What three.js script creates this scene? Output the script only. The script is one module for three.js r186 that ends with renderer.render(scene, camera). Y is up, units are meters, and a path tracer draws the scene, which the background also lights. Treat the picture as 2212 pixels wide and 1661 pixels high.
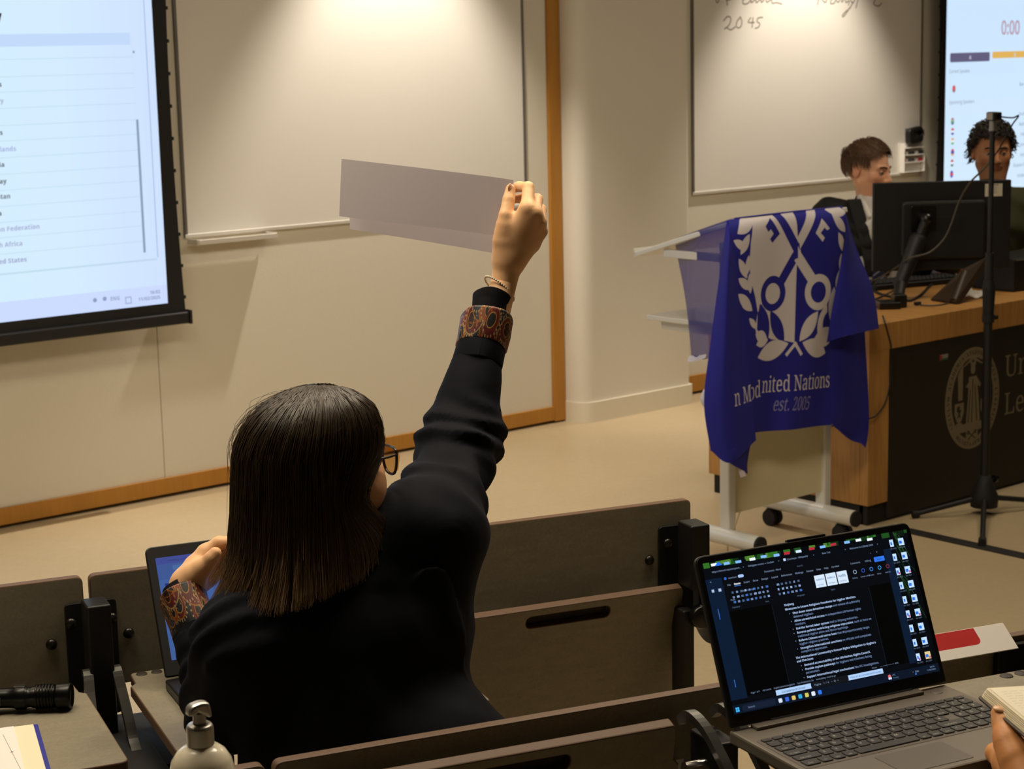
import * as THREE from 'three';
import { RoundedBoxGeometry } from 'three/addons/geometries/RoundedBoxGeometry.js';
import { mergeGeometries, mergeVertices } from 'three/addons/utils/BufferGeometryUtils.js';
import { RectAreaLightUniformsLib } from 'three/addons/lights/RectAreaLightUniformsLib.js';
RectAreaLightUniformsLib.init();

// ---------------------------------------------------------------- camera, lights, exposure
const scene = new THREE.Scene();
scene.background = new THREE.Color(0x000000);
const camera = new THREE.PerspectiveCamera(23.16, 2212 / 1661, 0.05, 60);
camera.position.set(0, 1.74, 0);
camera.rotation.order = 'YXZ';
camera.rotation.set(THREE.MathUtils.degToRad(-10.039), THREE.MathUtils.degToRad(-40.327), THREE.MathUtils.degToRad(-1.278));
camera.focus = 2.95;
camera.userData.fStop = 13;
const renderer = new THREE.WebGLRenderer({ antialias: true });
renderer.toneMapping = THREE.LinearToneMapping;
renderer.toneMappingExposure = 1.25;
renderer.shadowMap.enabled = true;

const WARM = new THREE.Color(1, 0.85, 0.63), SPOT = new THREE.Color(1, 0.89, 0.75);
const WALL_Z = -6.555;                                     // face of the wall with the boards
const CEIL = 3.05;
const washers = [[2.2, WALL_Z + 0.42], [4.92, WALL_Z + 0.42], [7.62, WALL_Z + 0.42], [10.3, WALL_Z + 0.42]];   // downlights grazing the boards
for (const [x, z] of washers) {
  const s = new THREE.SpotLight(SPOT, 14, 0, THREE.MathUtils.degToRad(37), 0.35, 2);
  s.position.set(x, CEIL - 0.05, z); s.target.position.set(x, 0, z + 0.02);
  s.castShadow = true; s.shadow.radius = 1.6; scene.add(s, s.target);
}
const panels = [[1.6, -4.1, 3], [4.3, -4.1, 4.8], [7.0, -4.1, 5.6], [1.18, -2.72, 13], [2.71, -2.28, 13]];             // flat ceiling panels over the floor in front and over the seats
for (const [x, z, e] of panels) {
  const l = new THREE.RectAreaLight(WARM, e, 1.2, 0.6);
  l.position.set(x, CEIL - 0.035, z); l.lookAt(x, 0, z); l.castShadow = true; scene.add(l);
}

// ---------------------------------------------------------------- helpers
const V3 = (a, b, c) => Array.isArray(a) ? new THREE.Vector3(a[0], a[1], a[2]) : new THREE.Vector3(a, b, c);
const D = THREE.MathUtils.degToRad, lerp = THREE.MathUtils.lerp, clamp = THREE.MathUtils.clamp, smooth = THREE.MathUtils.smoothstep;
let seedState = 7;
const seed = (n) => { seedState = n >>> 0; };
const rnd = () => { seedState = (seedState + 0x6d2b79f5) >>> 0; let t = Math.imul(seedState ^ (seedState >>> 15), 1 | seedState); t = (t + Math.imul(t ^ (t >>> 7), 61 | t)) ^ t; return ((t ^ (t >>> 14)) >>> 0) / 4294967296; };
const hash = (x, y, z = 0) => { let h = Math.imul(x, 374761393) ^ Math.imul(y, 668265263) ^ Math.imul(z, 2147483647 - 58); h = Math.imul(h ^ (h >>> 13), 1274126177); return ((h ^ (h >>> 16)) >>> 0) / 4294967296; };
const fade = (t) => t * t * (3 - 2 * t);
function noise2(x, y, px = 1 << 20, py = 1 << 20) {                   // value noise that repeats every px, py cells
  const ix = Math.floor(x), iy = Math.floor(y), fx = fade(x - ix), fy = fade(y - iy), m = (a, n) => ((a % n) + n) % n;
  const a = hash(m(ix, px), m(iy, py)), b = hash(m(ix + 1, px), m(iy, py)), c = hash(m(ix, px), m(iy + 1, py)), d = hash(m(ix + 1, px), m(iy + 1, py));
  return lerp(lerp(a, b, fx), lerp(c, d, fx), fy);
}
function noise3(x, y, z) {
  const ix = Math.floor(x), iy = Math.floor(y), iz = Math.floor(z), fx = fade(x - ix), fy = fade(y - iy), fz = fade(z - iz), h = (a, b, c) => hash(ix + a, iy + b, iz + c);
  return lerp(lerp(lerp(h(0, 0, 0), h(1, 0, 0), fx), lerp(h(0, 1, 0), h(1, 1, 0), fx), fy), lerp(lerp(h(0, 0, 1), h(1, 0, 1), fx), lerp(h(0, 1, 1), h(1, 1, 1), fx), fy), fz) * 2 - 1;
}
function dataTex(w, h, fn, srgb = true) {
  const d = new Uint8Array(w * h * 4);
  for (let y = 0; y < h; y++) for (let x = 0; x < w; x++) {
    const c = fn(x / w, y / h), i = (y * w + x) * 4;
    for (let k = 0; k < 3; k++) d[i + k] = clamp(Math.round((Array.isArray(c) ? c[k] : c) * 255), 0, 255);
    d[i + 3] = 255;
  }
  const t = new THREE.DataTexture(d, w, h);
  t.wrapS = t.wrapT = THREE.RepeatWrapping; t.magFilter = THREE.LinearFilter; t.minFilter = THREE.LinearMipmapLinearFilter;
  if (srgb) t.colorSpace = THREE.SRGBColorSpace;
  t.needsUpdate = true;
  return t;
}
function canvasTex(w, h, draw) {
  const c = document.createElement('canvas'); c.width = w; c.height = h;
  draw(c.getContext('2d'), w, h);
  const t = new THREE.CanvasTexture(c); t.colorSpace = THREE.SRGBColorSpace; t.anisotropy = 8;
  return t;
}
const std = (color, roughness = 0.6, o = {}) => new THREE.MeshStandardMaterial({ color, roughness, ...o });
const phys = (color, roughness = 0.6, o = {}) => new THREE.MeshPhysicalMaterial({ color, roughness, ...o });

const used = new Map();
function numbered(n) { const k = used.get(n) ?? 0; used.set(n, k + 1); return k ? n + '_' + String(k).padStart(3, '0') : n; }
function describe(o, label, category, group) { o.userData.label = label; if (category) o.userData.category = category; if (group) o.userData.group = group; return o; }
function thing(name, label, category, pos = [0, 0, 0], turn = 0, group) {
  const g = new THREE.Group(); g.name = numbered(name); g.position.set(...pos); g.rotation.y = turn;
  describe(g, label, category, group); scene.add(g); return g;
}
function part(name, geo, mat, parent, label) {
  const m = new THREE.Mesh(Array.isArray(geo) ? merge(geo) : geo, mat);
  m.name = name; m.castShadow = m.receiveShadow = true; parent.add(m);
  if (label) m.userData.label = label;
  return m;
}
function single(name, geo, mat, label, category, pos, turn = 0, group) {
  const m = part(numbered(name), geo, mat, scene); if (pos) m.position.set(...pos); m.rotation.y = turn;
  return describe(m, label, category, group);
}
function struct(name, geo, mat, pos, parent = scene) {
  const m = part(name, geo, mat, parent); if (pos) m.position.set(...pos); m.userData.kind = 'structure'; return m;
}
function merge(list) {
  const keys = list.every((g) => g.attributes.uv) ? ['position', 'normal', 'uv'] : ['position', 'normal'];
  const col = list.every((g) => g.attributes.color); if (col) keys.push('color');
  return mergeGeometries(list.map((g) => {
    const h = g.index ? g.toNonIndexed() : g.clone();
    for (const k of Object.keys(h.attributes)) if (!keys.includes(k)) h.deleteAttribute(k);
    h.clearGroups(); h.morphAttributes = {}; return h;
  }));
}
// texture coordinates in metres, from the side of the box each triangle faces
function boxUV(g, s = 1, turn = false) {
  g = g.index ? g.toNonIndexed() : g;
  const p = g.attributes.position, n = g.attributes.normal, uv = new Float32Array(p.count * 2);
  for (let i = 0; i < p.count; i++) {
    const f = i - (i % 3), ax = Math.abs(n.getX(f)), ay = Math.abs(n.getY(f)), az = Math.abs(n.getZ(f));
    let u, v;
    if (ay > ax && ay > az) { u = p.getX(i); v = p.getZ(i); } else if (ax > az) { u = p.getZ(i); v = p.getY(i); } else { u = p.getX(i); v = p.getY(i); }
    uv[i * 2] = (turn ? v : u) * s; uv[i * 2 + 1] = (turn ? u : v) * s;
  }
  g.setAttribute('uv', new THREE.BufferAttribute(uv, 2)); return g;
}
const at = (g, x, y, z, rx = 0, ry = 0, rz = 0) => g.applyMatrix4(new THREE.Matrix4().compose(new THREE.Vector3(x, y, z), new THREE.Quaternion().setFromEuler(new THREE.Euler(rx, ry, rz)), new THREE.Vector3(1, 1, 1)));
const box = (w, h, d, x = 0, y = 0, z = 0, r = 0.002) => at(boxUV(new RoundedBoxGeometry(w, h, d, 2, Math.min(r, w / 2.1, h / 2.1, d / 2.1))), x, y, z);
// a box given by its two corners
const span = (x0, y0, z0, x1, y1, z1, r = 0.002) => at(boxUV(at(new RoundedBoxGeometry(x1 - x0, y1 - y0, z1 - z0, 2, Math.min(r, (x1 - x0) / 2.1, (y1 - y0) / 2.1, (z1 - z0) / 2.1)), (x0 + x1) / 2, (y0 + y1) / 2, (z0 + z1) / 2)), 0, 0, 0);
const cyl = (r0, r1, h, x = 0, y = 0, z = 0, rx = 0, rz = 0, seg = 24) => at(new THREE.CylinderGeometry(r0, r1, h, seg), x, y, z, rx, 0, rz);
function rod(a, b, r0, r1 = r0, seg = 12) {                          // tapered round bar from a to b
  a = V3(a); b = V3(b); const d = b.clone().sub(a), g = new THREE.CylinderGeometry(r1, r0, d.length(), seg);
  return g.applyMatrix4(new THREE.Matrix4().compose(a.clone().add(b).multiplyScalar(0.5), new THREE.Quaternion().setFromUnitVectors(new THREE.Vector3(0, 1, 0), d.normalize()), new THREE.Vector3(1, 1, 1)));
}
const tube = (pts, r, seg = 40, rad = 8, closed = false) => new THREE.TubeGeometry(new THREE.CatmullRomCurve3(pts.map((p) => V3(p)), closed, 'centripetal'), seg, r, rad, closed);
const lathe = (pts, seg = 32) => new THREE.LatheGeometry(pts.map(([x, y]) => new THREE.Vector2(x, y)), seg);
const ball = (r, x = 0, y = 0, z = 0, sx = 1, sy = 1, sz = 1, seg = 20) => at(new THREE.SphereGeometry(r, seg, Math.round(seg * 0.7)).scale(sx, sy, sz), x, y, z);
function roundRect(x0, y0, x1, y1, r, S = THREE.Shape) {              // r: one radius or four (bottom-left, bottom-right, top-right, top-left)
  const [a, b, c, d] = Array.isArray(r) ? r : [r, r, r, r], s = new S();
  s.moveTo(x0 + a, y0); s.lineTo(x1 - b, y0); s.quadraticCurveTo(x1, y0, x1, y0 + b); s.lineTo(x1, y1 - c); s.quadraticCurveTo(x1, y1, x1 - c, y1);
  s.lineTo(x0 + d, y1); s.quadraticCurveTo(x0, y1, x0, y1 - d); s.lineTo(x0, y0 + a); s.quadraticCurveTo(x0, y0, x0 + a, y0); return s;
}
const slab = (shape, depth, bevel = 0.001, seg = 8) => new THREE.ExtrudeGeometry(shape, { depth: Math.max(depth - 2 * bevel, 1e-4), bevelEnabled: bevel > 0, bevelSize: bevel, bevelThickness: bevel, bevelOffset: -bevel, bevelSegments: 2, curveSegments: seg }).translate(0, 0, bevel);

// surface of a solid given by its distance function (naive surface nets on a grid of cells of size h)
function solid(f, lo, hi, h) {
  const n = [0, 1, 2].map((k) => Math.ceil((hi[k] - lo[k]) / h) + 2), [nx, ny, nz] = n, S = new Float32Array(nx * ny * nz), id = (x, y, z) => (z * ny + y) * nx + x;
  const O = lo.map((v) => v - h / 2);
  for (let z = 0; z < nz; z++) for (let y = 0; y < ny; y++) for (let x = 0; x < nx; x++) S[id(x, y, z)] = f(O[0] + x * h, O[1] + y * h, O[2] + z * h);
  const cell = new Int32Array(nx * ny * nz).fill(-1), pos = [], ind = [];
  const C = [[0, 0, 0], [1, 0, 0], [0, 1, 0], [1, 1, 0], [0, 0, 1], [1, 0, 1], [0, 1, 1], [1, 1, 1]], E = [[0, 1], [2, 3], [4, 5], [6, 7], [0, 2], [1, 3], [4, 6], [5, 7], [0, 4], [1, 5], [2, 6], [3, 7]];
  for (let z = 0; z < nz - 1; z++) for (let y = 0; y < ny - 1; y++) for (let x = 0; x < nx - 1; x++) {
    let m = 0; const v = C.map(([a, b, c], i) => { const s = S[id(x + a, y + b, z + c)]; if (s < 0) m |= 1 << i; return s; });
    if (m === 0 || m === 255) continue;
    let k = 0, px = 0, py = 0, pz = 0;
    for (const [a, b] of E) if ((v[a] < 0) !== (v[b] < 0)) { const t = v[a] / (v[a] - v[b]); px += lerp(C[a][0], C[b][0], t); py += lerp(C[a][1], C[b][1], t); pz += lerp(C[a][2], C[b][2], t); k++; }
    cell[id(x, y, z)] = pos.length / 3; pos.push(O[0] + (x + px / k) * h, O[1] + (y + py / k) * h, O[2] + (z + pz / k) * h);
  }
  const quad = (a, b, c, d, flip) => { if (a < 0 || b < 0 || c < 0 || d < 0) return; flip ? ind.push(a, c, b, a, d, c) : ind.push(a, b, c, a, c, d); };
  for (let z = 1; z < nz - 1; z++) for (let y = 1; y < ny - 1; y++) for (let x = 1; x < nx - 1; x++) {
    const s = S[id(x, y, z)] < 0;
    if (s !== S[id(x + 1, y, z)] < 0) quad(cell[id(x, y - 1, z - 1)], cell[id(x, y, z - 1)], cell[id(x, y, z)], cell[id(x, y - 1, z)], !s);
    if (s !== S[id(x, y + 1, z)] < 0) quad(cell[id(x - 1, y, z - 1)], cell[id(x - 1, y, z)], cell[id(x, y, z)], cell[id(x, y, z - 1)], !s);
    if (s !== S[id(x, y, z + 1)] < 0) quad(cell[id(x - 1, y - 1, z)], cell[id(x, y - 1, z)], cell[id(x, y, z)], cell[id(x - 1, y, z)], !s);
  }
  const g = new THREE.BufferGeometry();
  g.setAttribute('position', new THREE.Float32BufferAttribute(pos, 3)); g.setIndex(ind); g.computeVertexNormals(); return g;
}
// distance to a tapered capsule, an ellipsoid; smooth joining
function cone(x, y, z, a, b, ra, rb) {
  const bx = b[0] - a[0], by = b[1] - a[1], bz = b[2] - a[2], px = x - a[0], py = y - a[1], pz = z - a[2];
  const t = clamp((px * bx + py * by + pz * bz) / (bx * bx + by * by + bz * bz), 0, 1);
  return Math.hypot(px - bx * t, py - by * t, pz - bz * t) - (ra + (rb - ra) * t);
}
function egg(x, y, z, c, r) {
  const px = (x - c[0]) / r[0], py = (y - c[1]) / r[1], pz = (z - c[2]) / r[2], k0 = Math.hypot(px, py, pz), k1 = Math.hypot(px / r[0], py / r[1], pz / r[2]);
  return k1 < 1e-9 ? -Math.min(...r) : k0 * (k0 - 1) / k1;
}
const join = (a, b, k) => { const h = Math.max(k - Math.abs(a - b), 0) / k; return Math.min(a, b) - h * h * k * 0.25; };
const cut = (a, b, k) => -join(-a, b, k);                            // a without b
// bench frame: u along the rows, v away from the camera
const BENCH = -D(17.333), cu = Math.cos(-BENCH), su = Math.sin(-BENCH);
const bw = (u, y, v) => [u * cu + v * su, y, u * su - v * cu];

// ---------------------------------------------------------------- materials of the room
const fine = dataTex(256, 256, (u, v) => 0.5 + 0.3 * (noise2(u * 128, v * 128, 128, 128) - 0.5) + 0.4 * (noise2(u * 32, v * 32, 32, 32) - 0.5), false);
fine.repeat.set(4, 4);
const wallMat = std(0xd9d3c4, 0.75, { bumpMap: fine, bumpScale: 0.0004 });
const pillarMat = std(0xdcd6c9, 0.7, { bumpMap: fine, bumpScale: 0.0004 });
const floorTex = dataTex(512, 512, (u, v) => {
  const n = noise2(u * 8, v * 8, 8, 8) * 0.2 + noise2(u * 64, v * 64, 64, 64) * 0.3 + noise2(u * 200, v * 200, 200, 200) * 0.5, k = 0.95 + 0.07 * n;
  return [0.725 * k, 0.65 * k, 0.52 * k];
});
floorTex.repeat.set(0.8, 0.8);
const floorMat = std(0xffffff, 0.42, { map: floorTex });
function woodTex(base, dark, amount, rep) {                          // grain runs along v
  const t = dataTex(256, 512, (u, v) => {
    const w = noise2(u * 6, v * 2, 6, 2), g = noise2(u * 90 + w * 6, v * 5, 1 << 20, 5) * 0.6 + noise2(u * 220, v * 14, 220, 14) * 0.4, k = amount * g;
    return base.map((c, i) => lerp(c, dark[i], k) * (0.95 + 0.1 * w));
  });
  t.repeat.set(rep, rep); return t;
}
const oakTex = woodTex([0.8, 0.6, 0.34], [0.62, 0.43, 0.2], 0.75, 1.6), trimTex = woodTex([0.74, 0.52, 0.2], [0.64, 0.42, 0.12], 0.6, 1.6);
const trimMat = std(0xffffff, 0.45, { map: trimTex });
const backMat = std(0x4c473f, 0.85);
const skirtMat = std(0xdfd8c6, 0.5);
const darkMat = std(0x15130f, 0.6), ceilMat = std(0x777166, 0.9);

// ---------------------------------------------------------------- the room
const R = { x0: -5, x1: 12.2, z1: 4.5 };
struct('floor', span(R.x0 - 0.2, -0.12, WALL_Z - 0.6, R.x1 + 0.2, 0, R.z1 + 0.2), floorMat);
struct('wall_left', span(R.x0 - 0.2, 0, WALL_Z - 0.6, R.x0, CEIL, R.z1), backMat);
struct('wall_right', span(R.x1, 0, WALL_Z - 0.6, R.x1 + 0.2, CEIL, R.z1), backMat);
struct('wall_back', span(R.x0, 0, R.z1, R.x1, CEIL, R.z1 + 0.2), backMat);
const front = struct('wall_front', span(R.x0, 0, WALL_Z - 0.6, R.x1, CEIL, WALL_Z - 0.08), wallMat);
// panels facing the wall, a narrow open joint between two of them
const joints = [R.x0, -3.75, -1.26, 1.23, 3.716, 5.815];
for (let i = 0; i < joints.length - 1; i++) part('panel', span(joints[i] + 0.0015, 0.03, WALL_Z - 0.08, joints[i + 1] - 0.0015, CEIL, WALL_Z, 0.001), wallMat, front);
part('panel', span(6.3, 0.03, WALL_Z - 0.08, R.x1, CEIL, WALL_Z - 0.04, 0.001), wallMat, front);
struct('baseboard_left', span(R.x0, 0.014, WALL_Z, 5.815, 0.08, WALL_Z + 0.014), trimMat);
struct('trim_1', span(5.815, 0.008, WALL_Z - 0.08, 5.885, CEIL, WALL_Z + 0.016), trimMat);
// pillar with rounded corners and its own white skirting
const PX0 = 5.888, PX1 = 6.62, PZ = WALL_Z + 0.13;
function cornerPost(x0, x1, zf, h, r) {
  const s = roundRect(x0, -(zf), x1, -(WALL_Z - 0.3), [r, r * 0.3, 0.001, 0.001]);
  return at(new THREE.ExtrudeGeometry(s, { depth: h, bevelEnabled: false, curveSegments: 16 }), 0, 0, 0, -Math.PI / 2, 0, 0);
}
struct('pillar', cornerPost(PX0, PX1, PZ, CEIL, 0.09), pillarMat);
struct('baseboard_pillar', cornerPost(PX0 - 0.004, PX1 + 0.012, PZ + 0.012, 0.098, 0.095), skirtMat);
struct('baseboard_right', span(PX1 + 0.012, 0.014, WALL_Z - 0.04, R.x1, 0.098, WALL_Z - 0.026), trimMat);
// floor strip beside the desk, and the step that carries the second row
struct('trim_2', span(5.325, 0, -4.2, 5.385, 0.004, -2.6, 0.0015), darkMat);
const step = struct('riser_platform', at(boxUV(new THREE.BoxGeometry(9, 0.125, 3.2)), ...bw(1.2, 0.0625, 0.62), 0, BENCH), floorMat);
const ceiling = struct('ceiling', span(R.x0, CEIL, WALL_Z - 0.6, R.x1, CEIL + 0.2, R.z1), ceilMat);
const glow = new THREE.MeshStandardMaterial({ color: 0xffffff, emissive: WARM, emissiveIntensity: 1.5 });
for (const [x, z] of washers) { part('downlight_ring', at(lathe([[0.05, 0.012], [0.075, 0], [0.075, 0.03], [0.05, 0.03]]), x, CEIL - 0.03, z), darkMat, ceiling); part('downlight_lamp', cyl(0.046, 0.046, 0.004, x, CEIL - 0.004, z), glow, ceiling); }
for (const [x, z] of panels) part('light_panel', span(x - 0.6, CEIL - 0.03, z - 0.3, x + 0.6, CEIL, z + 0.3), glow, ceiling);

// ---------------------------------------------------------------- things on the front wall
const pw = (name, geo, mat, g, label) => part(name, (Array.isArray(geo) ? merge(geo) : geo).translate(-g.position.x, -g.position.y, -g.position.z), mat, g, label);   // geometry given in room coordinates
const enamel = phys(0xe6e2da, 0.32, { clearcoat: 0.3, clearcoatRoughness: 0.3 });
const alu = std(0x8d8a86, 0.4, { metalness: 0.6 }), aluDark = std(0x77736f, 0.5, { metalness: 0.5 }), trayMat = std(0xd8d3ca, 0.4, { metalness: 0.2 });
const black = std(0x0b0b0d, 0.7), blackSoft = std(0x121214, 0.55), blackGloss = std(0x0c0c0e, 0.3), white = std(0xe9e6e0, 0.5);

function writing(c, strokes, w) {
  c.lineCap = c.lineJoin = 'round'; c.lineWidth = w;
  for (const s of strokes) { c.beginPath(); s.forEach(([x, y], i) => { if (!i) c.moveTo(x, y); else { const p = s[i - 1]; c.quadraticCurveTo(p[0], p[1], (p[0] + x) / 2, (p[1] + y) / 2); } }); c.lineTo(...s[s.length - 1]); c.stroke(); }
}
function whiteboard(label, x0, x1, y0, z, surface) {
  const y1 = 2.26, g = thing('whiteboard', label, 'whiteboard', [(x0 + x1) / 2, y0, z]);
  pw('board', at(new THREE.PlaneGeometry(x1 - x0 - 0.02, y1 - y0 - 0.02), (x0 + x1) / 2, (y0 + y1) / 2, z + 0.0085), surface, g);
  pw('backing', span(x0 + 0.008, y0 + 0.008, z, x1 - 0.008, y1 - 0.008, z + 0.008), trayMat, g);
  for (const [a, b, c, d] of [[x0, x0 + 0.014, y0, y1], [x1 - 0.014, x1, y0, y1]]) pw('frame_rail', span(a, c, z, b, d, z + 0.013, 0.003), aluDark, g);
  pw('frame_rail', span(x0, y1 - 0.02, z, x1, y1, z + 0.013, 0.003), alu, g);
  pw('frame_rail', span(x0, y0, z, x1, y0 + 0.016, z + 0.014, 0.003), trayMat, g);
  return g;
}
const wbL = whiteboard('large plain whiteboard between the hanging screen and the orange wood post', 3.86, 5.672, 1.036, WALL_Z, enamel);
pw('pen_tray', [span(3.868, 1.014, WALL_Z + 0.02, 4.235, 1.022, WALL_Z + 0.1), span(3.868, 1.014, WALL_Z + 0.094, 4.235, 1.034, WALL_Z + 0.102), span(3.862, 1.012, WALL_Z + 0.02, 3.87, 1.036, WALL_Z + 0.1), span(4.233, 1.012, WALL_Z + 0.02, 4.241, 1.036, WALL_Z + 0.1)], trayMat, wbL);
const RWZ = WALL_Z - 0.04;
const boardTex = canvasTex(1840, 1240, (c, w, h) => {                 // 1000 pixels a metre; marker writing only
  c.fillStyle = '#e6e2da'; c.fillRect(0, 0, w, h);
  const m = (px) => [(px[0] - 6.805) * 1000, (2.26 - px[1]) * 1000];
  c.strokeStyle = 'rgba(96,88,80,0.75)';
  writing(c, [
    [[7.0281, 1.8784, -6.58], [7.0586, 1.9033, -6.58], [7.0856, 1.8918, -6.58], [7.072, 1.8553, -6.58], [7.0279, 1.8328, -6.58], [7.0483, 1.8463, -6.58], [7.0787, 1.8278, -6.58], [7.1128, 1.8458, -6.58]],
    [[7.1539, 1.896, -6.58], [7.1231, 1.8733, -6.58], [7.1196, 1.8412, -6.58], [7.1538, 1.8409, -6.58], [7.1676, 1.873, -6.58], [7.1504, 1.896, -6.58]],
    [[7.2296, 1.8911, -6.58], [7.202, 1.8659, -6.58], [7.2574, 1.8678, -6.58]], [[7.247, 1.891, -6.58], [7.2401, 1.8425, -6.58]],
    [[7.3202, 1.893, -6.58], [7.2818, 1.8908, -6.58], [7.2748, 1.87, -6.58], [7.3027, 1.8629, -6.58], [7.2923, 1.8421, -6.58], [7.2644, 1.8377, -6.58]],
    [[6.9616, 2.0054, -6.58], [6.9814, 1.9557, -6.58], [7.005, 2.0055, -6.58]], [[7.0454, 2.0101, -6.58], [7.0553, 1.9557, -6.58]], [[7.0454, 2.0056, -6.58], [7.0927, 2.0057, -6.58], [7.0859, 1.983, -6.58], [7.0487, 1.9806, -6.58]],
    [[7.2055, 1.9923, -6.58], [7.1677, 1.9831, -6.58], [7.1711, 1.9579, -6.58], [7.2124, 1.9625, -6.58], [7.2365, 1.9878, -6.58], [7.2296, 1.9602, -6.58], [7.2712, 1.9901, -6.58], [7.2678, 1.9602, -6.58], [7.3095, 1.9902, -6.58], [7.3096, 1.9602, -6.58], [7.348, 2.0019, -6.58], [7.3481, 1.9602, -6.58], [7.3903, 1.9904, -6.58], [7.3904, 1.9602, -6.58], [7.4258, 1.9695, -6.58], [7.4685, 1.9601, -6.58]],
    [[7.7522, 1.9553, -6.58], [7.7664, 2.0077, -6.58], [7.8191, 1.9553, -6.58], [7.8335, 2.0079, -6.58]], [[7.8712, 1.9889, -6.58], [7.849, 1.9601, -6.58], [7.8941, 1.9625, -6.58], [7.9013, 1.9937, -6.58], [7.9168, 1.9601, -6.58], [7.9542, 2.0035, -6.58], [7.9471, 1.9601, -6.58], [7.9846, 2.0035, -6.58], [7.9814, 1.9601, -6.58], [8.0155, 1.9843, -6.58], [8.0082, 1.9552, -6.58]],
    [[8.023, 1.9891, -6.58], [8.035, 1.9601, -6.58], [8.0692, 1.9892, -6.58], [8.0086, 1.931, -6.58], [7.9634, 1.8876, -6.58], [7.9517, 1.9021, -6.58], [8.0238, 1.9407, -6.58]],
    [[8.0922, 1.999, -6.58], [8.0699, 1.9406, -6.58]], [[8.1934, 1.9943, -6.58], [8.2408, 1.9846, -6.58], [8.2098, 1.96, -6.58], [8.2652, 1.9453, -6.58], [8.2886, 1.965, -6.58]],
  ].map((s) => s.map(m)), 7);
});
const wbR = whiteboard('whiteboard with faded handwriting and the time 20:45 at its top left', 6.805, 8.645, 1.014, RWZ, phys(0xffffff, 0.32, { map: boardTex, clearcoat: 0.3, clearcoatRoughness: 0.3 }));

// marker holder stuck on the right whiteboard, three markers lying in it, an eraser above
{
  const z = RWZ + 0.0092, g = thing('marker_holder', 'cream clear-lidded marker holder on the right edge of the whiteboard', 'marker holder', [8.53, 1.03, z]);
  pw('back_plate', span(8.442, 1.03, z, 8.64, 1.195, z + 0.004), white, g);
  for (const y of [1.032, 1.085, 1.125, 1.165]) pw('shelf', span(8.46, y, z + 0.003, 8.636, y + 0.004, z + 0.035), white, g);
  pw('side', span(8.455, 1.03, z, 8.46, 1.19, z + 0.035), white, g); pw('side', span(8.634, 1.03, z, 8.639, 1.12, z + 0.035), white, g);
  [[1.139, 0x26303f, 'dark capped whiteboard marker on the top shelf of the holder', 0x3c3f46], [1.1, 0xc22436, 'whiteboard marker with a red cap, middle of the holder', 0x5a5a5c]].forEach(([y, cap, label, ring]) => {
    const m = thing('marker', label, 'marker', [8.47, y, z + 0.02]);
    part('barrel', at(lathe([[0, 0], [0.007, 0], [0.0085, 0.004], [0.0085, 0.11], [0.0075, 0.114], [0, 0.114]], 14), 0.006, 0, 0, 0, 0, -Math.PI / 2), white, m);
    part('stripe', at(lathe([[0.0088, 0.02], [0.0088, 0.08]], 14), 0.006, 0, 0, 0, 0, -Math.PI / 2), std(ring, 0.6), m);
    part('cap', at(lathe([[0, 0.044], [0.0098, 0.044], [0.0098, 0.004], [0.008, 0], [0, 0]].reverse(), 14), 0.115, 0, 0, 0, 0, -Math.PI / 2), std(cap, 0.45), m);
    part('plug', at(lathe([[0, -0.001], [0.0078, -0.001], [0.0078, 0.003], [0, 0.003]], 12), 0.006, 0, 0, 0, 0, -Math.PI / 2), std(cap, 0.45), m);
  });
  const e = thing('board_eraser', 'black curved-grip eraser stuck on the whiteboard above the marker holder', 'eraser', [8.555, 1.235, z]);
  const s = roundRect(-0.062, -0.045, 0.062, 0.045, 0.03); s.holes.push(roundRect(-0.02, -0.006, 0.058, 0.02, 0.012, THREE.Path));
  part('grip', at(slab(s, 0.035, 0.008), 0, 0, 0.006, 0, 0, 0.12), blackSoft, e); part('pad', box(0.11, 0.08, 0.007, 0, 0, 0.0035, 0.003), std(0x6b6762, 0.95), e);
}

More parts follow.
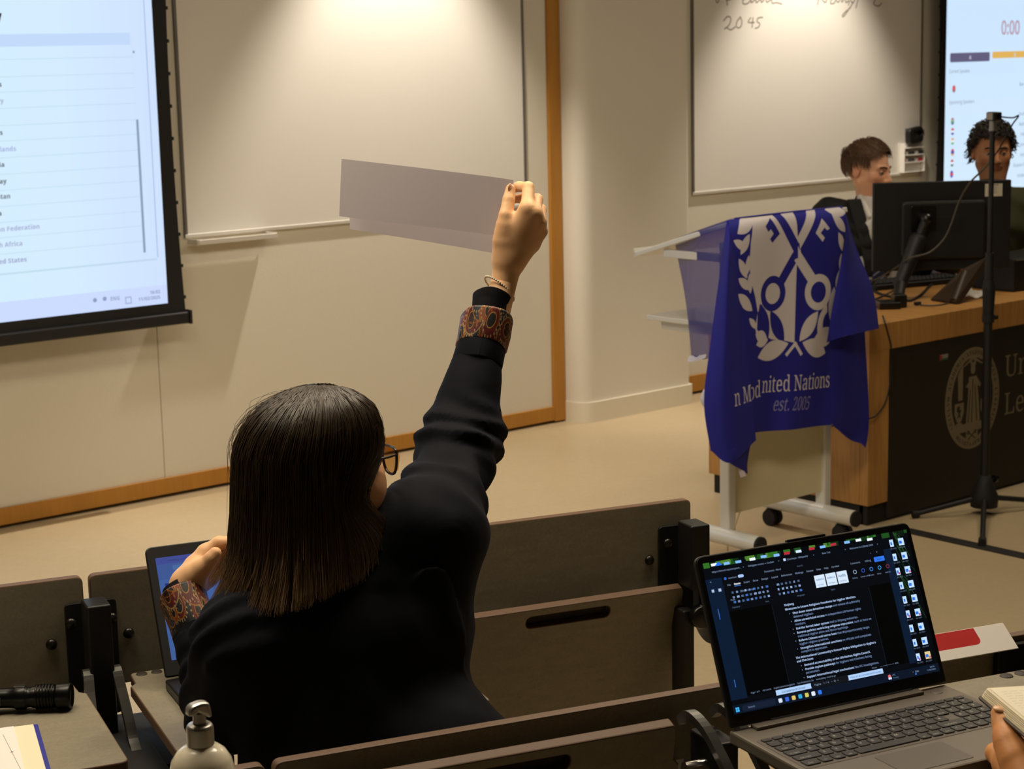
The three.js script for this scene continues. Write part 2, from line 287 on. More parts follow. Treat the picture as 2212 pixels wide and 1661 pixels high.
// ---------------------------------------------------------------- projector screens
function glowing(tex, k = 1) { return new THREE.MeshStandardMaterial({ color: 0x000000, roughness: 0.9, emissive: 0xffffff, emissiveMap: tex, emissiveIntensity: k }); }
function projectorScreen(label, x0, x1, y0, y1, z, tex, k, leftEdge) {       // the picture between x0 and x1, black masking round it
  const b = 0.062, g = thing('projector_screen', label, 'screen', [(x0 + x1) / 2, y0 - 0.09, z]), out = [];
  const s = new THREE.Shape(), sag = (t) => 0.02 * (2 * t - 1) ** 2 - 0.006;                     // the tensioned sides curve in
  const X0 = x0 - b, X1 = x1 + b, Y0 = y0 - 0.045, Y1 = y1 + b;
  s.moveTo(X0 - sag(0), Y0); s.lineTo(X1 + sag(0), Y0);
  for (let i = 1; i <= 16; i++) s.lineTo(X1 + sag(i / 16), lerp(Y0, Y1, i / 16));
  for (let i = 16; i >= 1; i--) s.lineTo(X0 - sag(i / 16), lerp(Y0, Y1, i / 16));
  s.holes.push(roundRect(x0, y0, x1, y1, 0.001, THREE.Path));
  pw('black_border', at(slab(s, 0.004, 0), 0, 0, z - 0.002), black, g);
  pw('picture', at(new THREE.PlaneGeometry(x1 - x0 + 0.002, y1 - y0 + 0.002), (x0 + x1) / 2, (y0 + y1) / 2, z - 0.0005), glowing(tex, k), g);
  pw('backing', span(x0 - 0.01, y0 - 0.01, z - 0.006, x1 + 0.01, y1 + 0.01, z - 0.003, 0.001), black, g);
  for (let i = 0; i < 13; i++) for (const sd of [0, 1]) { const t = (i + 0.5) / 13, y = lerp(Y0, Y1, t); pw('tension_tab', box(0.012, 0.014, 0.006, sd ? X1 + sag(t) + 0.003 : X0 - sag(t) - 0.003, y, z, 0.003), black, g); }
  pw('bottom_bar', span(X0 - 0.02, y0 - 0.087, z - 0.016, X1 + 0.022, y0 - 0.04, z + 0.018, 0.008), blackSoft, g);
  for (const x of [X0 - 0.03, X1 + 0.024]) pw('end_cap', span(x - 0.002, y0 - 0.09, z - 0.02, x + 0.01, y0 - 0.034, z + 0.021, 0.004), blackSoft, g);
  const l = new THREE.RectAreaLight(0xbcd6ff, 0.35 * k, x1 - x0, y1 - y0); l.position.set((x0 + x1) / 2, (y0 + y1) / 2, z + 0.01); l.lookAt((x0 + x1) / 2, (y0 + y1) / 2, z + 2); l.castShadow = true; scene.add(l);
  return g;
}
const SZ = WALL_Z + 0.15, SZR = RWZ + 0.12;
const listTex = canvasTex(1200, 900, (c, w, h) => {
  const k = 600, mx = (p) => (p[0] - 1.686) * k, my = (p) => (2.306 - p[1]) * k;
  const grd = c.createLinearGradient(0, 0, w, 0); grd.addColorStop(0, '#d3f1ff'); grd.addColorStop(0.8, '#d4ecff'); grd.addColorStop(1, '#cfe2ff'); c.fillStyle = grd; c.fillRect(0, 0, w, h);
  const yl = [[3.4242, 1.7554, -6.405], [3.42, 1.6942, -6.405], [3.4163, 1.6397, -6.405], [3.4124, 1.5817, -6.405], [3.4083, 1.5202, -6.405], [3.4046, 1.4653, -6.405], [3.4005, 1.4052, -6.405], [3.3964, 1.345, -6.405], [3.3926, 1.2881, -6.405], [3.3886, 1.2293, -6.405], [3.3848, 1.1721, -6.405], [3.381, 1.1166, -6.405], [3.377, 1.0574, -6.405]];
  const xe = mx([3.5748, 1.5344, -6.405]);
  c.fillStyle = '#c3dafb'; c.fillRect(0, my([3.4301, 1.8434, -6.405]), mx([3.5854, 1.8212, -6.405]), my([3.4271, 1.7994, -6.405]) - my([3.4301, 1.8434, -6.405]));
  c.fillStyle = 'rgba(150,185,205,0.32)'; for (const p of yl) c.fillRect(0, my(p), xe + 12, 1.4);
  c.fillRect(0, my([3.3722, 0.9859, -6.405]), w - 22, 4);
  c.fillStyle = 'rgba(150,170,205,0.55)'; c.fillRect(w - 22, 0, 3, my([3.6507, 0.9898, -6.405]));
  c.fillStyle = '#8b9fbb'; c.fillRect(mx([3.5959, 1.3056, -6.405]) - 3, my([3.6036, 1.5193, -6.405]), 6, my([3.5954, 1.0125, -6.405]) - my([3.6036, 1.5193, -6.405]));
  c.fillRect(mx([3.5961, 1.7729, -6.405]) - 2, my([3.5961, 1.7729, -6.405]) - 2, 5, 5);
  c.textAlign = 'right'; c.textBaseline = 'middle';
  const word = (t, p, col, s = 15) => { c.font = 'bold ' + s + 'px sans-serif'; c.fillStyle = col; c.fillText(t, mx(p), my(p)); };
  word('y', [3.0733, 1.9076, -6.405], '#15181c', 30); word('s', [3.0553, 1.6667, -6.405], '#4c565e'); word('ry', [3.0582, 1.6088, -6.405], '#a5b6d4'); word('s', [3.0462, 1.4948, -6.405], '#5a666c'); word('erlands', [3.0942, 1.4358, -6.405], '#a9b8e0');
  word('ia', [3.0448, 1.3798, -6.405], '#5d686e'); word('way', [3.0477, 1.321, -6.405], '#5d686e'); word('istan', [3.0598, 1.2648, -6.405], '#6d7786'); word('a', [3.021, 1.2051, -6.405], '#5d686e'); word('ssian Federation', [3.167, 1.1468, -6.405], '#aab4d6'); word('uth Africa', [3.0946, 1.091, -6.405], '#a8b2d2'); word('nited States', [3.1067, 1.0302, -6.405], '#9fa9cf');
  c.fillStyle = '#cbdbff'; const tb = my([3.3651, 0.8809, -6.405]); c.fillRect(0, tb, w, h - tb);
  c.fillStyle = '#8d9cc4'; for (const p of [[3.3727, 0.8501, -6.405], [3.4139, 0.8513, -6.405]]) { c.beginPath(); c.arc(mx(p), my(p), 5, 0, 7); c.fill(); }
  word('ENG', [3.4788, 0.8483, -6.405], '#9aa7c8', 12); c.strokeStyle = '#95a3c6'; c.lineWidth = 2; c.strokeRect(mx([3.5027, 0.8494, -6.405]), my([3.5021, 0.8405, -6.405]) - 4, 14, 14); word('16:02', [3.6546, 0.8559, -6.405], '#93a0c2', 11); word('11/02/2025', [3.6532, 0.8343, -6.405], '#93a0c2', 11);
});
projectorScreen('pulled-down projector screen showing a pale list, left of the big whiteboard', 1.686, 3.686, 0.806, 2.306, SZ, listTex, 0.8);
const timerTex = canvasTex(1200, 900, (c, w, h) => {
  const k = 600, mx = (p) => (p[0] - 8.71) * k, my = (p) => (2.306 - p[1]) * k;
  const grd = c.createLinearGradient(0, 0, 0, h); grd.addColorStop(0, '#cbe5ff'); grd.addColorStop(1, '#d6ecff'); c.fillStyle = grd; c.fillRect(0, 0, w, h);
  c.textBaseline = 'middle'; c.textAlign = 'left';
  c.save(); c.translate(mx([9.2244, 1.8162, -6.475]), my([9.2244, 1.8162, -6.475])); c.scale(0.92, 1); c.font = '62px sans-serif'; c.strokeStyle = '#a8707f'; c.lineWidth = 2.2; c.fillStyle = '#c9bcd2'; c.fillText('0:00', 0, 0); c.strokeText('0:00', 0, 0); c.restore();
  const pill = (a, b, col, t) => { const x = mx(a), y = my(a); c.fillStyle = col; c.beginPath(); c.roundRect(x, y, mx(b) - x, my(b) - y, 5); c.fill(); c.fillStyle = '#cfd0de'; c.font = 'bold 20px sans-serif'; c.textAlign = 'center'; c.fillText(t, (x + mx(b)) / 2, (y + my(b)) / 2); };
  pill([8.7519, 1.6809, -6.475], [9.1206, 1.6305, -6.475], '#625e7c', '4'); pill([9.1452, 1.682, -6.475], [9.5828, 1.6454, -6.475], '#e2b35c', '6');
  c.textAlign = 'left'; c.fillStyle = '#93a3b5'; c.font = '16px sans-serif';
  const say = (t, p) => c.fillText(t, mx(p), my(p)); say('Current Speaker', [8.7423, 1.5794, -6.475]); say('Upcoming Speakers', [8.7476, 1.4081, -6.475]);
  c.fillStyle = '#8796ac'; [['Ban', [9.414, 1.4921, -6.475]], ['South Africa', [9.4167, 1.3215, -6.475]], ['Netherlands', [9.4192, 1.2625, -6.475]], ['India', [9.4356, 1.2028, -6.475]], ['Jordan', [9.4382, 1.1436, -6.475]], ['Armenia', [9.4407, 1.0842, -6.475]], ['Russian Federation', [9.3741, 1.0258, -6.475]], ['United Kingdom', [9.4135, 0.9642, -6.475]]].forEach(([t, p]) => say(t, p));
  const dot = (p, cols) => { const x = mx(p), y = my(p), n = cols.length; c.save(); c.beginPath(); c.ellipse(x, y, 9, 12, 0, 0, 7); c.clip(); cols.forEach((q, i) => { c.fillStyle = q; c.fillRect(x - 10, y - 12 + (24 * i) / n, 20, 24 / n + 1); }); c.restore(); };
  dot([8.7919, 1.4836, -6.475], ['#c8505a', '#d6606a', '#8c6a6c']); dot([8.7847, 1.304, -6.475], ['#c25b5b', '#9bb5a0', '#5f9a6c', '#5a6aa8']); dot([8.7865, 1.2472, -6.475], ['#c8444e', '#e8f0fb', '#4c58a8']); dot([8.7882, 1.1928, -6.475], ['#e0a080', '#e8f0e4', '#72b382']);
  dot([8.7901, 1.1306, -6.475], ['#c9465a', '#4a4fb6', '#e0a050']); dot([8.7877, 1.071, -6.475], ['#c8444e', '#e8f0fb', '#5b7a6a']); dot([8.7854, 1.0088, -6.475], ['#4c58b8', '#d8505c', '#4c58b8']);
});
projectorScreen('projector screen with a 0:00 timer behind the two people at the desk', 8.71, 10.71, 0.806, 2.306, SZR, timerTex, 0.8);

// ---------------------------------------------------------------- teacher's desk
const oakMat = std(0xffffff, 0.5, { map: oakTex }), panelHex = '#1d170e', panelMat = std(panelHex, 0.6), plinthMat = std(0x141311, 0.7);
const DX = 5.3, DZ = -4.25, DY = 0.745, DB = -5.05, DR = 7.9;
{
  const g = thing('teacher_desk', 'wood desk with a dark front panel carrying a pale oval seal', 'desk', [6.6, 0, -4.65]);
  pw('desktop', span(DX, DY - 0.1, DB, DR, DY, DZ, 0.003), oakMat, g);
  pw('leg', span(DX, 0.076, DZ - 0.04, DX + 0.115, DY - 0.098, DZ - 0.0005, 0.002), oakMat, g);
  pw('leg', span(DR - 0.115, 0.076, DZ - 0.04, DR, DY - 0.098, DZ - 0.0005, 0.002), oakMat, g);
  for (const x of [DX + 0.0005, DR - 0.0205]) pw('side_panel', span(x, 0.076, DB + 0.002, x + 0.02, DY - 0.099, DZ - 0.041, 0.001), oakMat, g);
  pw('front_panel', span(DX + 0.116, 0.012, DZ - 0.03, DR - 0.116, DY - 0.101, DZ - 0.004, 0.001), panelMat, g);
  pw('plinth', [span(DX + 0.012, 0, DB + 0.02, DX + 0.03, 0.076, DZ - 0.03), span(DR - 0.03, 0, DB + 0.02, DR - 0.012, 0.076, DZ - 0.03), span(DX + 0.012, 0, DZ - 0.05, DR - 0.012, 0.076, DZ - 0.012)], plinthMat, g);
  // flat print on the front panel: oval seal and lettering
  const ink = '#7d7159', sealTex = canvasTex(700, 800, (c, w, h) => {
    c.fillStyle = panelHex; c.fillRect(0, 0, w, h);
    const E = (x, y, a, b, col) => { c.fillStyle = col; c.beginPath(); c.ellipse(x, y, a, b, 0, 0, 7); c.fill(); }, P = (col, ...p) => { c.fillStyle = col; c.beginPath(); p.forEach(([x, y], i) => (i ? c.lineTo(x, y) : c.moveTo(x, y))); c.closePath(); c.fill(); };
    E(350, 400, 346, 396, ink); E(350, 400, 262, 316, panelHex);
    c.fillStyle = panelHex; c.font = 'bold 44px serif'; c.textAlign = 'center'; c.textBaseline = 'middle';
    const ring = 'ACADEMIA LVGDVNO BATAVA LIBERTATIS PRAESIDIVM SIGILLVM ';
    for (let i = 0; i < ring.length; i++) { const a = (i / ring.length) * 2 * Math.PI - Math.PI * 0.9; c.save(); c.translate(350 + 304 * Math.cos(a), 400 + 356 * Math.sin(a)); c.rotate(Math.atan2(356 * Math.cos(a), -304 * Math.sin(a))); c.fillText(ring[i], 0, 0); c.restore(); }
    // columns and arch
    P(ink, [160, 200], [225, 120], [225, 400], [170, 400]); P(ink, [540, 200], [475, 120], [475, 400], [530, 400]);
    P(ink, [170, 170], [350, 70], [530, 170], [475, 150], [350, 100], [225, 150]);
    // standing robed figure with helmet, open book and spear
    E(350, 175, 30, 38, ink); P(ink, [320, 150], [315, 100], [350, 125], [388, 96], [382, 150]); P(ink, [300, 230], [400, 230], [430, 420], [450, 590], [270, 590], [290, 420]);
    P(panelHex, [345, 250], [356, 250], [350, 590], [340, 590]); P(panelHex, [375, 300], [384, 300], [415, 585], [404, 585]); P(panelHex, [318, 330], [326, 330], [304, 585], [294, 585]);
    P(ink, [262, 300], [300, 270], [340, 300], [300, 320]); P(ink, [400, 240], [455, 300], [445, 325], [392, 290]);
    // two shields with small beasts, base, lower shield
    for (const s of [-1, 1]) { const x = 350 + s * 165; P(ink, [x - 58, 420], [x + 58, 420], [x + 58, 500], [x + 30, 560], [x, 580], [x - 30, 560], [x - 58, 500]); P(panelHex, [x - 22, 445], [x + 8, 440], [x + 4, 470], [x + 30, 476], [x + 8, 500], [x + 24, 545], [x, 520], [x - 24, 545], [x - 8, 490], [x - 34, 480]); P(ink, [x - 36, 575], [x + 36, 575], [x + 50, 640], [x - 50, 640]); }
    P(ink, [100, 590], [600, 590], [590, 655], [110, 655]); P(ink, [275, 640], [425, 640], [425, 705], [350, 760], [275, 705]);
    c.strokeStyle = panelHex; c.lineWidth = 9; for (const s of [-1, 1]) { c.beginPath(); c.moveTo(350 - s * 45, 660); c.lineTo(350 + s * 45, 720); c.stroke(); c.beginPath(); c.arc(350 + s * 45, 665, 12, 0, 7); c.stroke(); }
  });
  pw('seal', at(new THREE.ShapeGeometry(new THREE.Shape().absellipse(0, 0, 0.175, 0.2, 0, Math.PI * 2, false), 48), 5.928, 0.394, DZ - 0.0034), std(0xffffff, 0.6, { map: sealTex }), g, 'pale oval printed seal');
  const sg = g.children[g.children.length - 1].geometry, sp = sg.attributes.position; for (let i = 0; i < sp.count; i++) sg.attributes.uv.setXY(i, (sp.getX(i) + g.position.x - 5.928) / 0.35 + 0.5, (sp.getY(i) - 0.394) / 0.4 + 0.5);
  const nameTex = canvasTex(1300, 500, (c, w, h) => { c.fillStyle = panelHex; c.fillRect(0, 0, w, h); c.fillStyle = ink; c.font = '200px serif'; c.textBaseline = 'alphabetic'; c.fillText('Universiteit', 6, 190); c.fillText('Leiden', 6, 440); });
  pw('lettering', at(new THREE.PlaneGeometry(0.78, 0.3), 6.13 + 0.39, 0.412, DZ - 0.0034), std(0xffffff, 0.6, { map: nameTex }), g, 'pale serif lettering');
  const st = canvasTex(110, 60, (c, w, h) => { c.fillStyle = '#8d8a86'; c.fillRect(0, 0, w, h); c.fillStyle = '#1a1a1a'; c.fillRect(0, 0, w, 8); c.fillStyle = '#3b5a3e'; c.fillRect(0, 42, w, 18); c.fillStyle = '#a12632'; c.beginPath(); c.moveTo(0, 0); c.lineTo(46, 30); c.lineTo(0, 60); c.fill(); });
  single('sticker', at(new THREE.PlaneGeometry(0.052, 0.026), 0, 0, 0), std(0xffffff, 0.5, { map: st }), 'small red, white and green flag sticker on the dark panel', 'sticker', [5.743, 0.577, DZ - 0.0032]);
}

// ---------------------------------------------------------------- on the desk
const dots = (n, f) => Array.from({ length: n }, (_, i) => f(i));
{
  // monitor seen from behind, on a clamped arm
  const g = thing('monitor', 'black computer monitor seen from behind with a white label on its corner', 'monitor', [6.1239, 1.0255, -4.5599], -D(40.3 - 3));
  const w = 0.553, h = 0.35;
  part('case', [at(slab(roundRect(-w / 2, -h / 2, w / 2, h / 2, 0.006), 0.022, 0.004), 0, 0, -0.011), at(slab(roundRect(-0.17, -0.13, 0.17, 0.1, 0.02), 0.03, 0.01), 0, 0, 0.008)], blackSoft, g);
  part('screen', at(new THREE.PlaneGeometry(w - 0.02, h - 0.02), 0, 0, -0.0115, 0, Math.PI), blackGloss, g);
  part('ventilation', dots(7, (i) => box(0.12, 0.003, 0.002, 0.02, 0.03 - i * 0.008, 0.0385, 0.0008)), black, g);
  const label = canvasTex(80, 96, (c, a, b) => { c.fillStyle = '#d8d2c0'; c.fillRect(0, 0, a, b); c.fillStyle = '#6b6455'; c.fillRect(22, 6, 40, 6); for (let i = 0; i < 6; i++) c.fillRect(16, 26 + i * 9, 40, 2); });
  part('label', [at(new THREE.PlaneGeometry(0.07, 0.05), 0.205, 0.136, 0.0115)], std(0xffffff, 0.7, { map: label }), g, 'white paper label');
  const toLocal = (p) => g.worldToLocal(V3(p)); g.updateMatrixWorld();
  const L = (p) => toLocal(p).toArray();
  part('mount_plate', at(slab(roundRect(-0.05, -0.05, 0.05, 0.05, 0.01), 0.012, 0.002), -0.085, 0.035, 0.036), blackGloss, g);
  part('joint', [cyl(0.022, 0.022, 0.05, -0.085, 0.035, 0.065, Math.PI / 2), ball(0.024, -0.085, 0.035, 0.09)], blackGloss, g);
  const baseP = [5.7414, 0.745, -4.4731], mid = [5.875, 0.8179, -4.5631], top = [5.9717, 0.9772, -4.5579];
  part('stand_arm', [rod(L(mid), L(top), 0.026, 0.034, 16), rod(L(top), [-0.085, 0.035, 0.09], 0.016, 0.02), rod(L([baseP[0], 0.75, baseP[2]]), L(mid), 0.02, 0.023, 16), ball(0.027, ...L(mid)), ball(0.034, ...L(top))], blackSoft, g);
  part('stand_base', [at(box(0.085, 0.026, 0.1, 0, 0, 0, 0.006), ...L([baseP[0] - 0.035, 0.759, baseP[2] - 0.02])), at(box(0.05, 0.05, 0.06, 0, 0, 0, 0.006), ...L([baseP[0] + 0.01, 0.771, baseP[2]]))], blackGloss, g);
}
{
  const g = thing('keyboard', 'black keyboard lying on the desk below the monitor', 'keyboard', [6.32, DY, -4.86], -D(14));
  part('body', box(0.46, 0.022, 0.15, 0, 0.012, 0, 0.006), blackSoft, g);
  const keyGeo = box(0.0165, 0.008, 0.0165, 0, 0, 0, 0.003), km = std(0x24252a, 0.6); let n = 0;
  for (let r = 0; r < 5; r++) for (let c = 0; c < 22; c++) { if (r === 4 && c > 3 && c < 10) { if (c === 4) part('space_key', box(0.118, 0.008, 0.0165, 0, 0, 0, 0.003).translate(-0.217 + 6.5 * 0.0205, 0.026, -0.052 + r * 0.026), km, g); continue; } const m = part('key', keyGeo, km, g); m.position.set(-0.217 + c * 0.0205, 0.026, -0.052 + r * 0.026); n++; }
}
{
  // slanted touch panel, seen from behind
  const o = [5.9837, 0.745, -4.4337], g = thing('touch_panel', 'dark brown touch panel propped at a slant on the desk', 'control panel', o), brown = std(0x35271a, 0.5);
  const c = [[5.9733, 0.752, -4.4922], [5.9444, 0.756, -4.3527], [6.1507, 0.9092, -4.3636], [6.0956, 0.8659, -4.427]].map((p) => V3(p).sub(V3(o)));
  const ex = c[1].clone().sub(c[0]), ey = c[3].clone().sub(c[0]), n = ex.clone().cross(ey).normalize();
  const quad = (t0, t1, k) => { const m = c.reduce((a, b) => a.add(b), V3(0, 0, 0)).multiplyScalar(0.25), q = c.map((p) => p.clone().sub(m).multiplyScalar(k).add(m)), v = [...q.map((p) => p.clone().addScaledVector(n, t0)), ...q.map((p) => p.clone().addScaledVector(n, t1))]; const h = new THREE.BufferGeometry().setFromPoints(v); h.setIndex([0, 2, 1, 0, 3, 2, 4, 5, 6, 4, 6, 7, 0, 1, 5, 0, 5, 4, 1, 2, 6, 1, 6, 5, 2, 3, 7, 2, 7, 6, 3, 0, 4, 3, 4, 7]); const f = h.toNonIndexed(); f.computeVertexNormals(); return f; };
  part('housing', quad(-0.024, 0, 1), brown, g); part('display', quad(-0.026, -0.0242, 0.9), blackGloss, g);
  part('prop', [rod(c[0].clone().lerp(c[2], 0.62).toArray(), [c[1].x + 0.02, 0.006, c[1].z - 0.02], 0.016, 0.02)], brown, g);
}
{
  const g = thing('equipment_box', 'black box with a grey line along its top, at the right of the desk', 'box', [6.4929, 0.745, -4.446], -D(6));
  part('case', span(-0.1, 0, -0.16, 0.24, 0.135, 0.06, 0.008), blackSoft, g); part('trim_line', span(-0.09, 0.126, 0.0605, 0.235, 0.13, 0.0625, 0.0008), alu, g);
}
{
  const sheet = std(0xe4e0d8, 0.8);
  const bent = (w, d, lift, n = 10) => { const q = new THREE.PlaneGeometry(w, d, n, n).rotateX(-Math.PI / 2), p = q.attributes.position; for (let i = 0; i < p.count; i++) p.setY(i, 0.001 + lift(p.getX(i) / w + 0.5, p.getZ(i) / d + 0.5)); q.computeVertexNormals(); return q; };
  single('crumpled_paper', bent(0.13, 0.13, (u, v) => 0.05 * (1 - v) * (0.6 + 0.4 * Math.sin(u * 5)) + 0.006 * Math.sin(u * 11 + v * 7) + 0.006), sheet, 'creased white sheet under the slanted touch panel', 'paper', [6.1719, 0.747, -4.4444], -D(20));
  const strip = canvasTex(256, 128, (c, a, b) => { c.fillStyle = '#d9d6da'; c.fillRect(0, 0, a, b); c.fillStyle = '#2b3f8c'; c.fillRect(60, 40, 50, 60); c.fillStyle = '#d98a4e'; c.fillRect(30, 30, 34, 70); c.fillRect(112, 50, 130, 24); });
  single('leaflet', bent(0.21, 0.07, (u, v) => 0.03 * (1 - v)), std(0xffffff, 0.7, { map: strip }), 'white, orange and blue leaflet lying behind the keyboard', 'leaflet', [6.572, 0.747, -4.9201], -D(12));
  single('note_card', at(slab(roundRect(-0.045, 0, 0.045, 0.075, 0.003), 0.002, 0.0004), 0, 0, 0, -D(35), 0, 0), sheet, 'pale card leaning left of the monitor arm', 'card', [6.4604, 0.747, -5.0579], -D(40));
  const cup = thing('paper_cup', 'white paper cup lying on its side behind the touch panel', 'cup', [6.7196, 0.745, -4.8698], D(20));
  part('wall', at(lathe([[0.026, 0], [0.036, 0.085], [0.038, 0.088], [0.034, 0.085], [0.024, 0.004], [0, 0.004]]), 0, 0.038, 0, 0, 0, D(84)), white, cup);
  part('rim', at(new THREE.TorusGeometry(0.0365, 0.0018, 8, 28), -0.088, 0.046, 0, 0, Math.PI / 2 , 0), white, cup);
  const mouse = thing('computer_mouse', 'dark computer mouse between the keyboard and the white cup', 'mouse', [6.7877, 0.745, -5.0027], -D(40));
  part('shell', ball(0.035, 0, 0, 0, 0.9, 0.95, 1.6).translate(0, 0.002, 0), std(0x2a2a2b, 0.45), mouse); part('wheel', cyl(0.008, 0.008, 0.006, 0, 0.03, -0.026, 0, Math.PI / 2), black, mouse);
  const cable = std(0x141414, 0.5), grey = std(0x4a4742, 0.5);
  single('cable', tube([[6.078, 0.75, -4.864], [5.9929, 0.75, -4.7582], [5.9164, 0.75, -4.6056], [5.887, 0.75, -4.5332], [6.0237, 0.75, -4.5865], [6.2963, 0.752, -4.7409], [6.551, 0.752, -4.8803]], 0.0055), cable, 'thick black cable curling in front of the keyboard', 'cable');
  single('cable', tube([[5.8277, 0.749, -4.6585], [5.9373, 0.749, -4.7022], [6.0742, 0.749, -4.7639], [6.1627, 0.752, -4.8075]], 0.004), grey, 'grey cable running from the flag to the monitor arm', 'cable');
  const plug = thing('cable', 'thin cable with a black plug lying before the touch panel', 'cable', [5.8313, 0.747, -4.4459]);
  const o = [5.8313, 0.747, -4.4459], rel = (p) => [p[0] - o[0], p[1] - o[1], p[2] - o[2]];
  part('wire', tube([[5.8263, 0.749, -4.429], [5.846, 0.749, -4.3851], [5.9492, 0.749, -4.3864], [6.0473, 0.751, -4.4371]].map(rel), 0.0028), grey, plug); part('plug', box(0.03, 0.012, 0.016, 0, 0.007, 0, 0.003), cable, plug);
  single('cable', tube([[5.5108, 0.748, -4.3591], [5.4559, 0.748, -4.3112], [5.3817, 0.746, -4.246], [5.3971, 0.7063, -4.245], [5.4169, 0.6529, -4.245], [5.4091, 0.5173, -4.243], [5.3825, 0.4524, -4.242], [5.3355, 0.4163, -4.24], [5.2952, 0.4091, -4.235], [5.28, 0.39, -4.3], [5.29, 0.3, -4.6]], 0.003, 70), cable, 'black cable hanging over the desk corner beside the flag', 'cable');
  single('cable', tube([[5.9356, 1.3177, -4.1881], [5.9235, 1.2763, -4.2154], [5.9411, 1.217, -4.2933], [5.9791, 1.1302, -4.3741], [5.9714, 1.0676, -4.3927], [5.9542, 0.9961, -4.4173], [5.912, 0.9435, -4.4543], [5.874, 0.9234, -4.5085], [5.9329, 0.8758, -4.6206], [6.0302, 0.808, -4.7887], [6.2243, 0.752, -5.0011]], 0.0038, 90), grey, 'grey cable hanging from the tripod across the back of the monitor', 'cable');
}
// ---------------------------------------------------------------- tripod with a small camera
{
  const P = [5.754, 0, -4.067], g = thing('tripod_stand', 'thin black tripod stand in front of the desk', 'stand', P);
  part('pole', [cyl(0.016, 0.016, 0.9, 0, 0.53, 0), cyl(0.0095, 0.0095, 0.55, 0, 1.17, 0)], blackSoft, g);
  part('clutch', [cyl(0.024, 0.02, 0.1, 0, 0.8, 0), cyl(0.019, 0.024, 0.03, 0, 0.865, 0), box(0.05, 0.016, 0.03, 0.02, 0.74, 0, 0.005), cyl(0.022, 0.022, 0.03, 0, 0.74, 0)], black, g);
  part('hub', lathe([[0, 0.03], [0.05, 0.03], [0.052, 0.07], [0.032, 0.12], [0.02, 0.15], [0, 0.15]]), black, g);
  part('knob', [cyl(0.006, 0.006, 0.05, 0.045, 0.125, 0, 0, Math.PI / 2), cyl(0.014, 0.014, 0.016, 0.066, 0.125, 0, 0, Math.PI / 2)], blackGloss, g);
  for (const f of [[5.5212, 0.02, -4.2114], [5.3666, 0.02, -3.7966], [6.055, 0.02, -3.93]]) {
    const a = Math.atan2(f[2] - P[2], f[0] - P[0]), r = Math.hypot(f[0] - P[0], f[2] - P[2]), e = [Math.cos(a) * r, 0.014, Math.sin(a) * r];
    const leg = part('leg', rod([Math.cos(a) * 0.03, 0.062, Math.sin(a) * 0.03], e, 0.0105, 0.009), blackSoft, g); part('rubber_foot', rod([e[0] * 0.93, 0.0155, e[2] * 0.93], [e[0] * 1.02, 0.0145, e[2] * 1.02], 0.0142, 0.0142), black, leg);
  }
  part('head_joint', cyl(0.011, 0.013, 0.035, 0, 1.44, 0), alu, g);
  const c = thing('small_camera', 'tiny boxy camera on top of the tripod stand', 'camera', [P[0], 1.458, P[2]], -D(25));
  part('body', box(0.036, 0.03, 0.05, 0.006, 0.017, 0, 0.005), blackSoft, c); part('face', box(0.002, 0.026, 0.044, -0.013, 0.017, 0, 0.0008), alu, c);
  part('lens', cyl(0.009, 0.009, 0.006, 0.006, 0.018, 0.027, Math.PI / 2), blackGloss, c);
  single('cable', tube([[5.9733, 1.4634, -4.19], [5.9964, 1.4593, -4.1694], [6.0122, 1.4589, -4.1559], [6.0277, 1.467, -4.1446], [6.0034, 1.4318, -4.1571], [5.9756, 1.3814, -4.1689], [5.9517, 1.3394, -4.1795], [5.9356, 1.3177, -4.1881]], 0.0028, 60), black, 'thin black cable looping from the small camera down the tripod pole', 'cable');
}

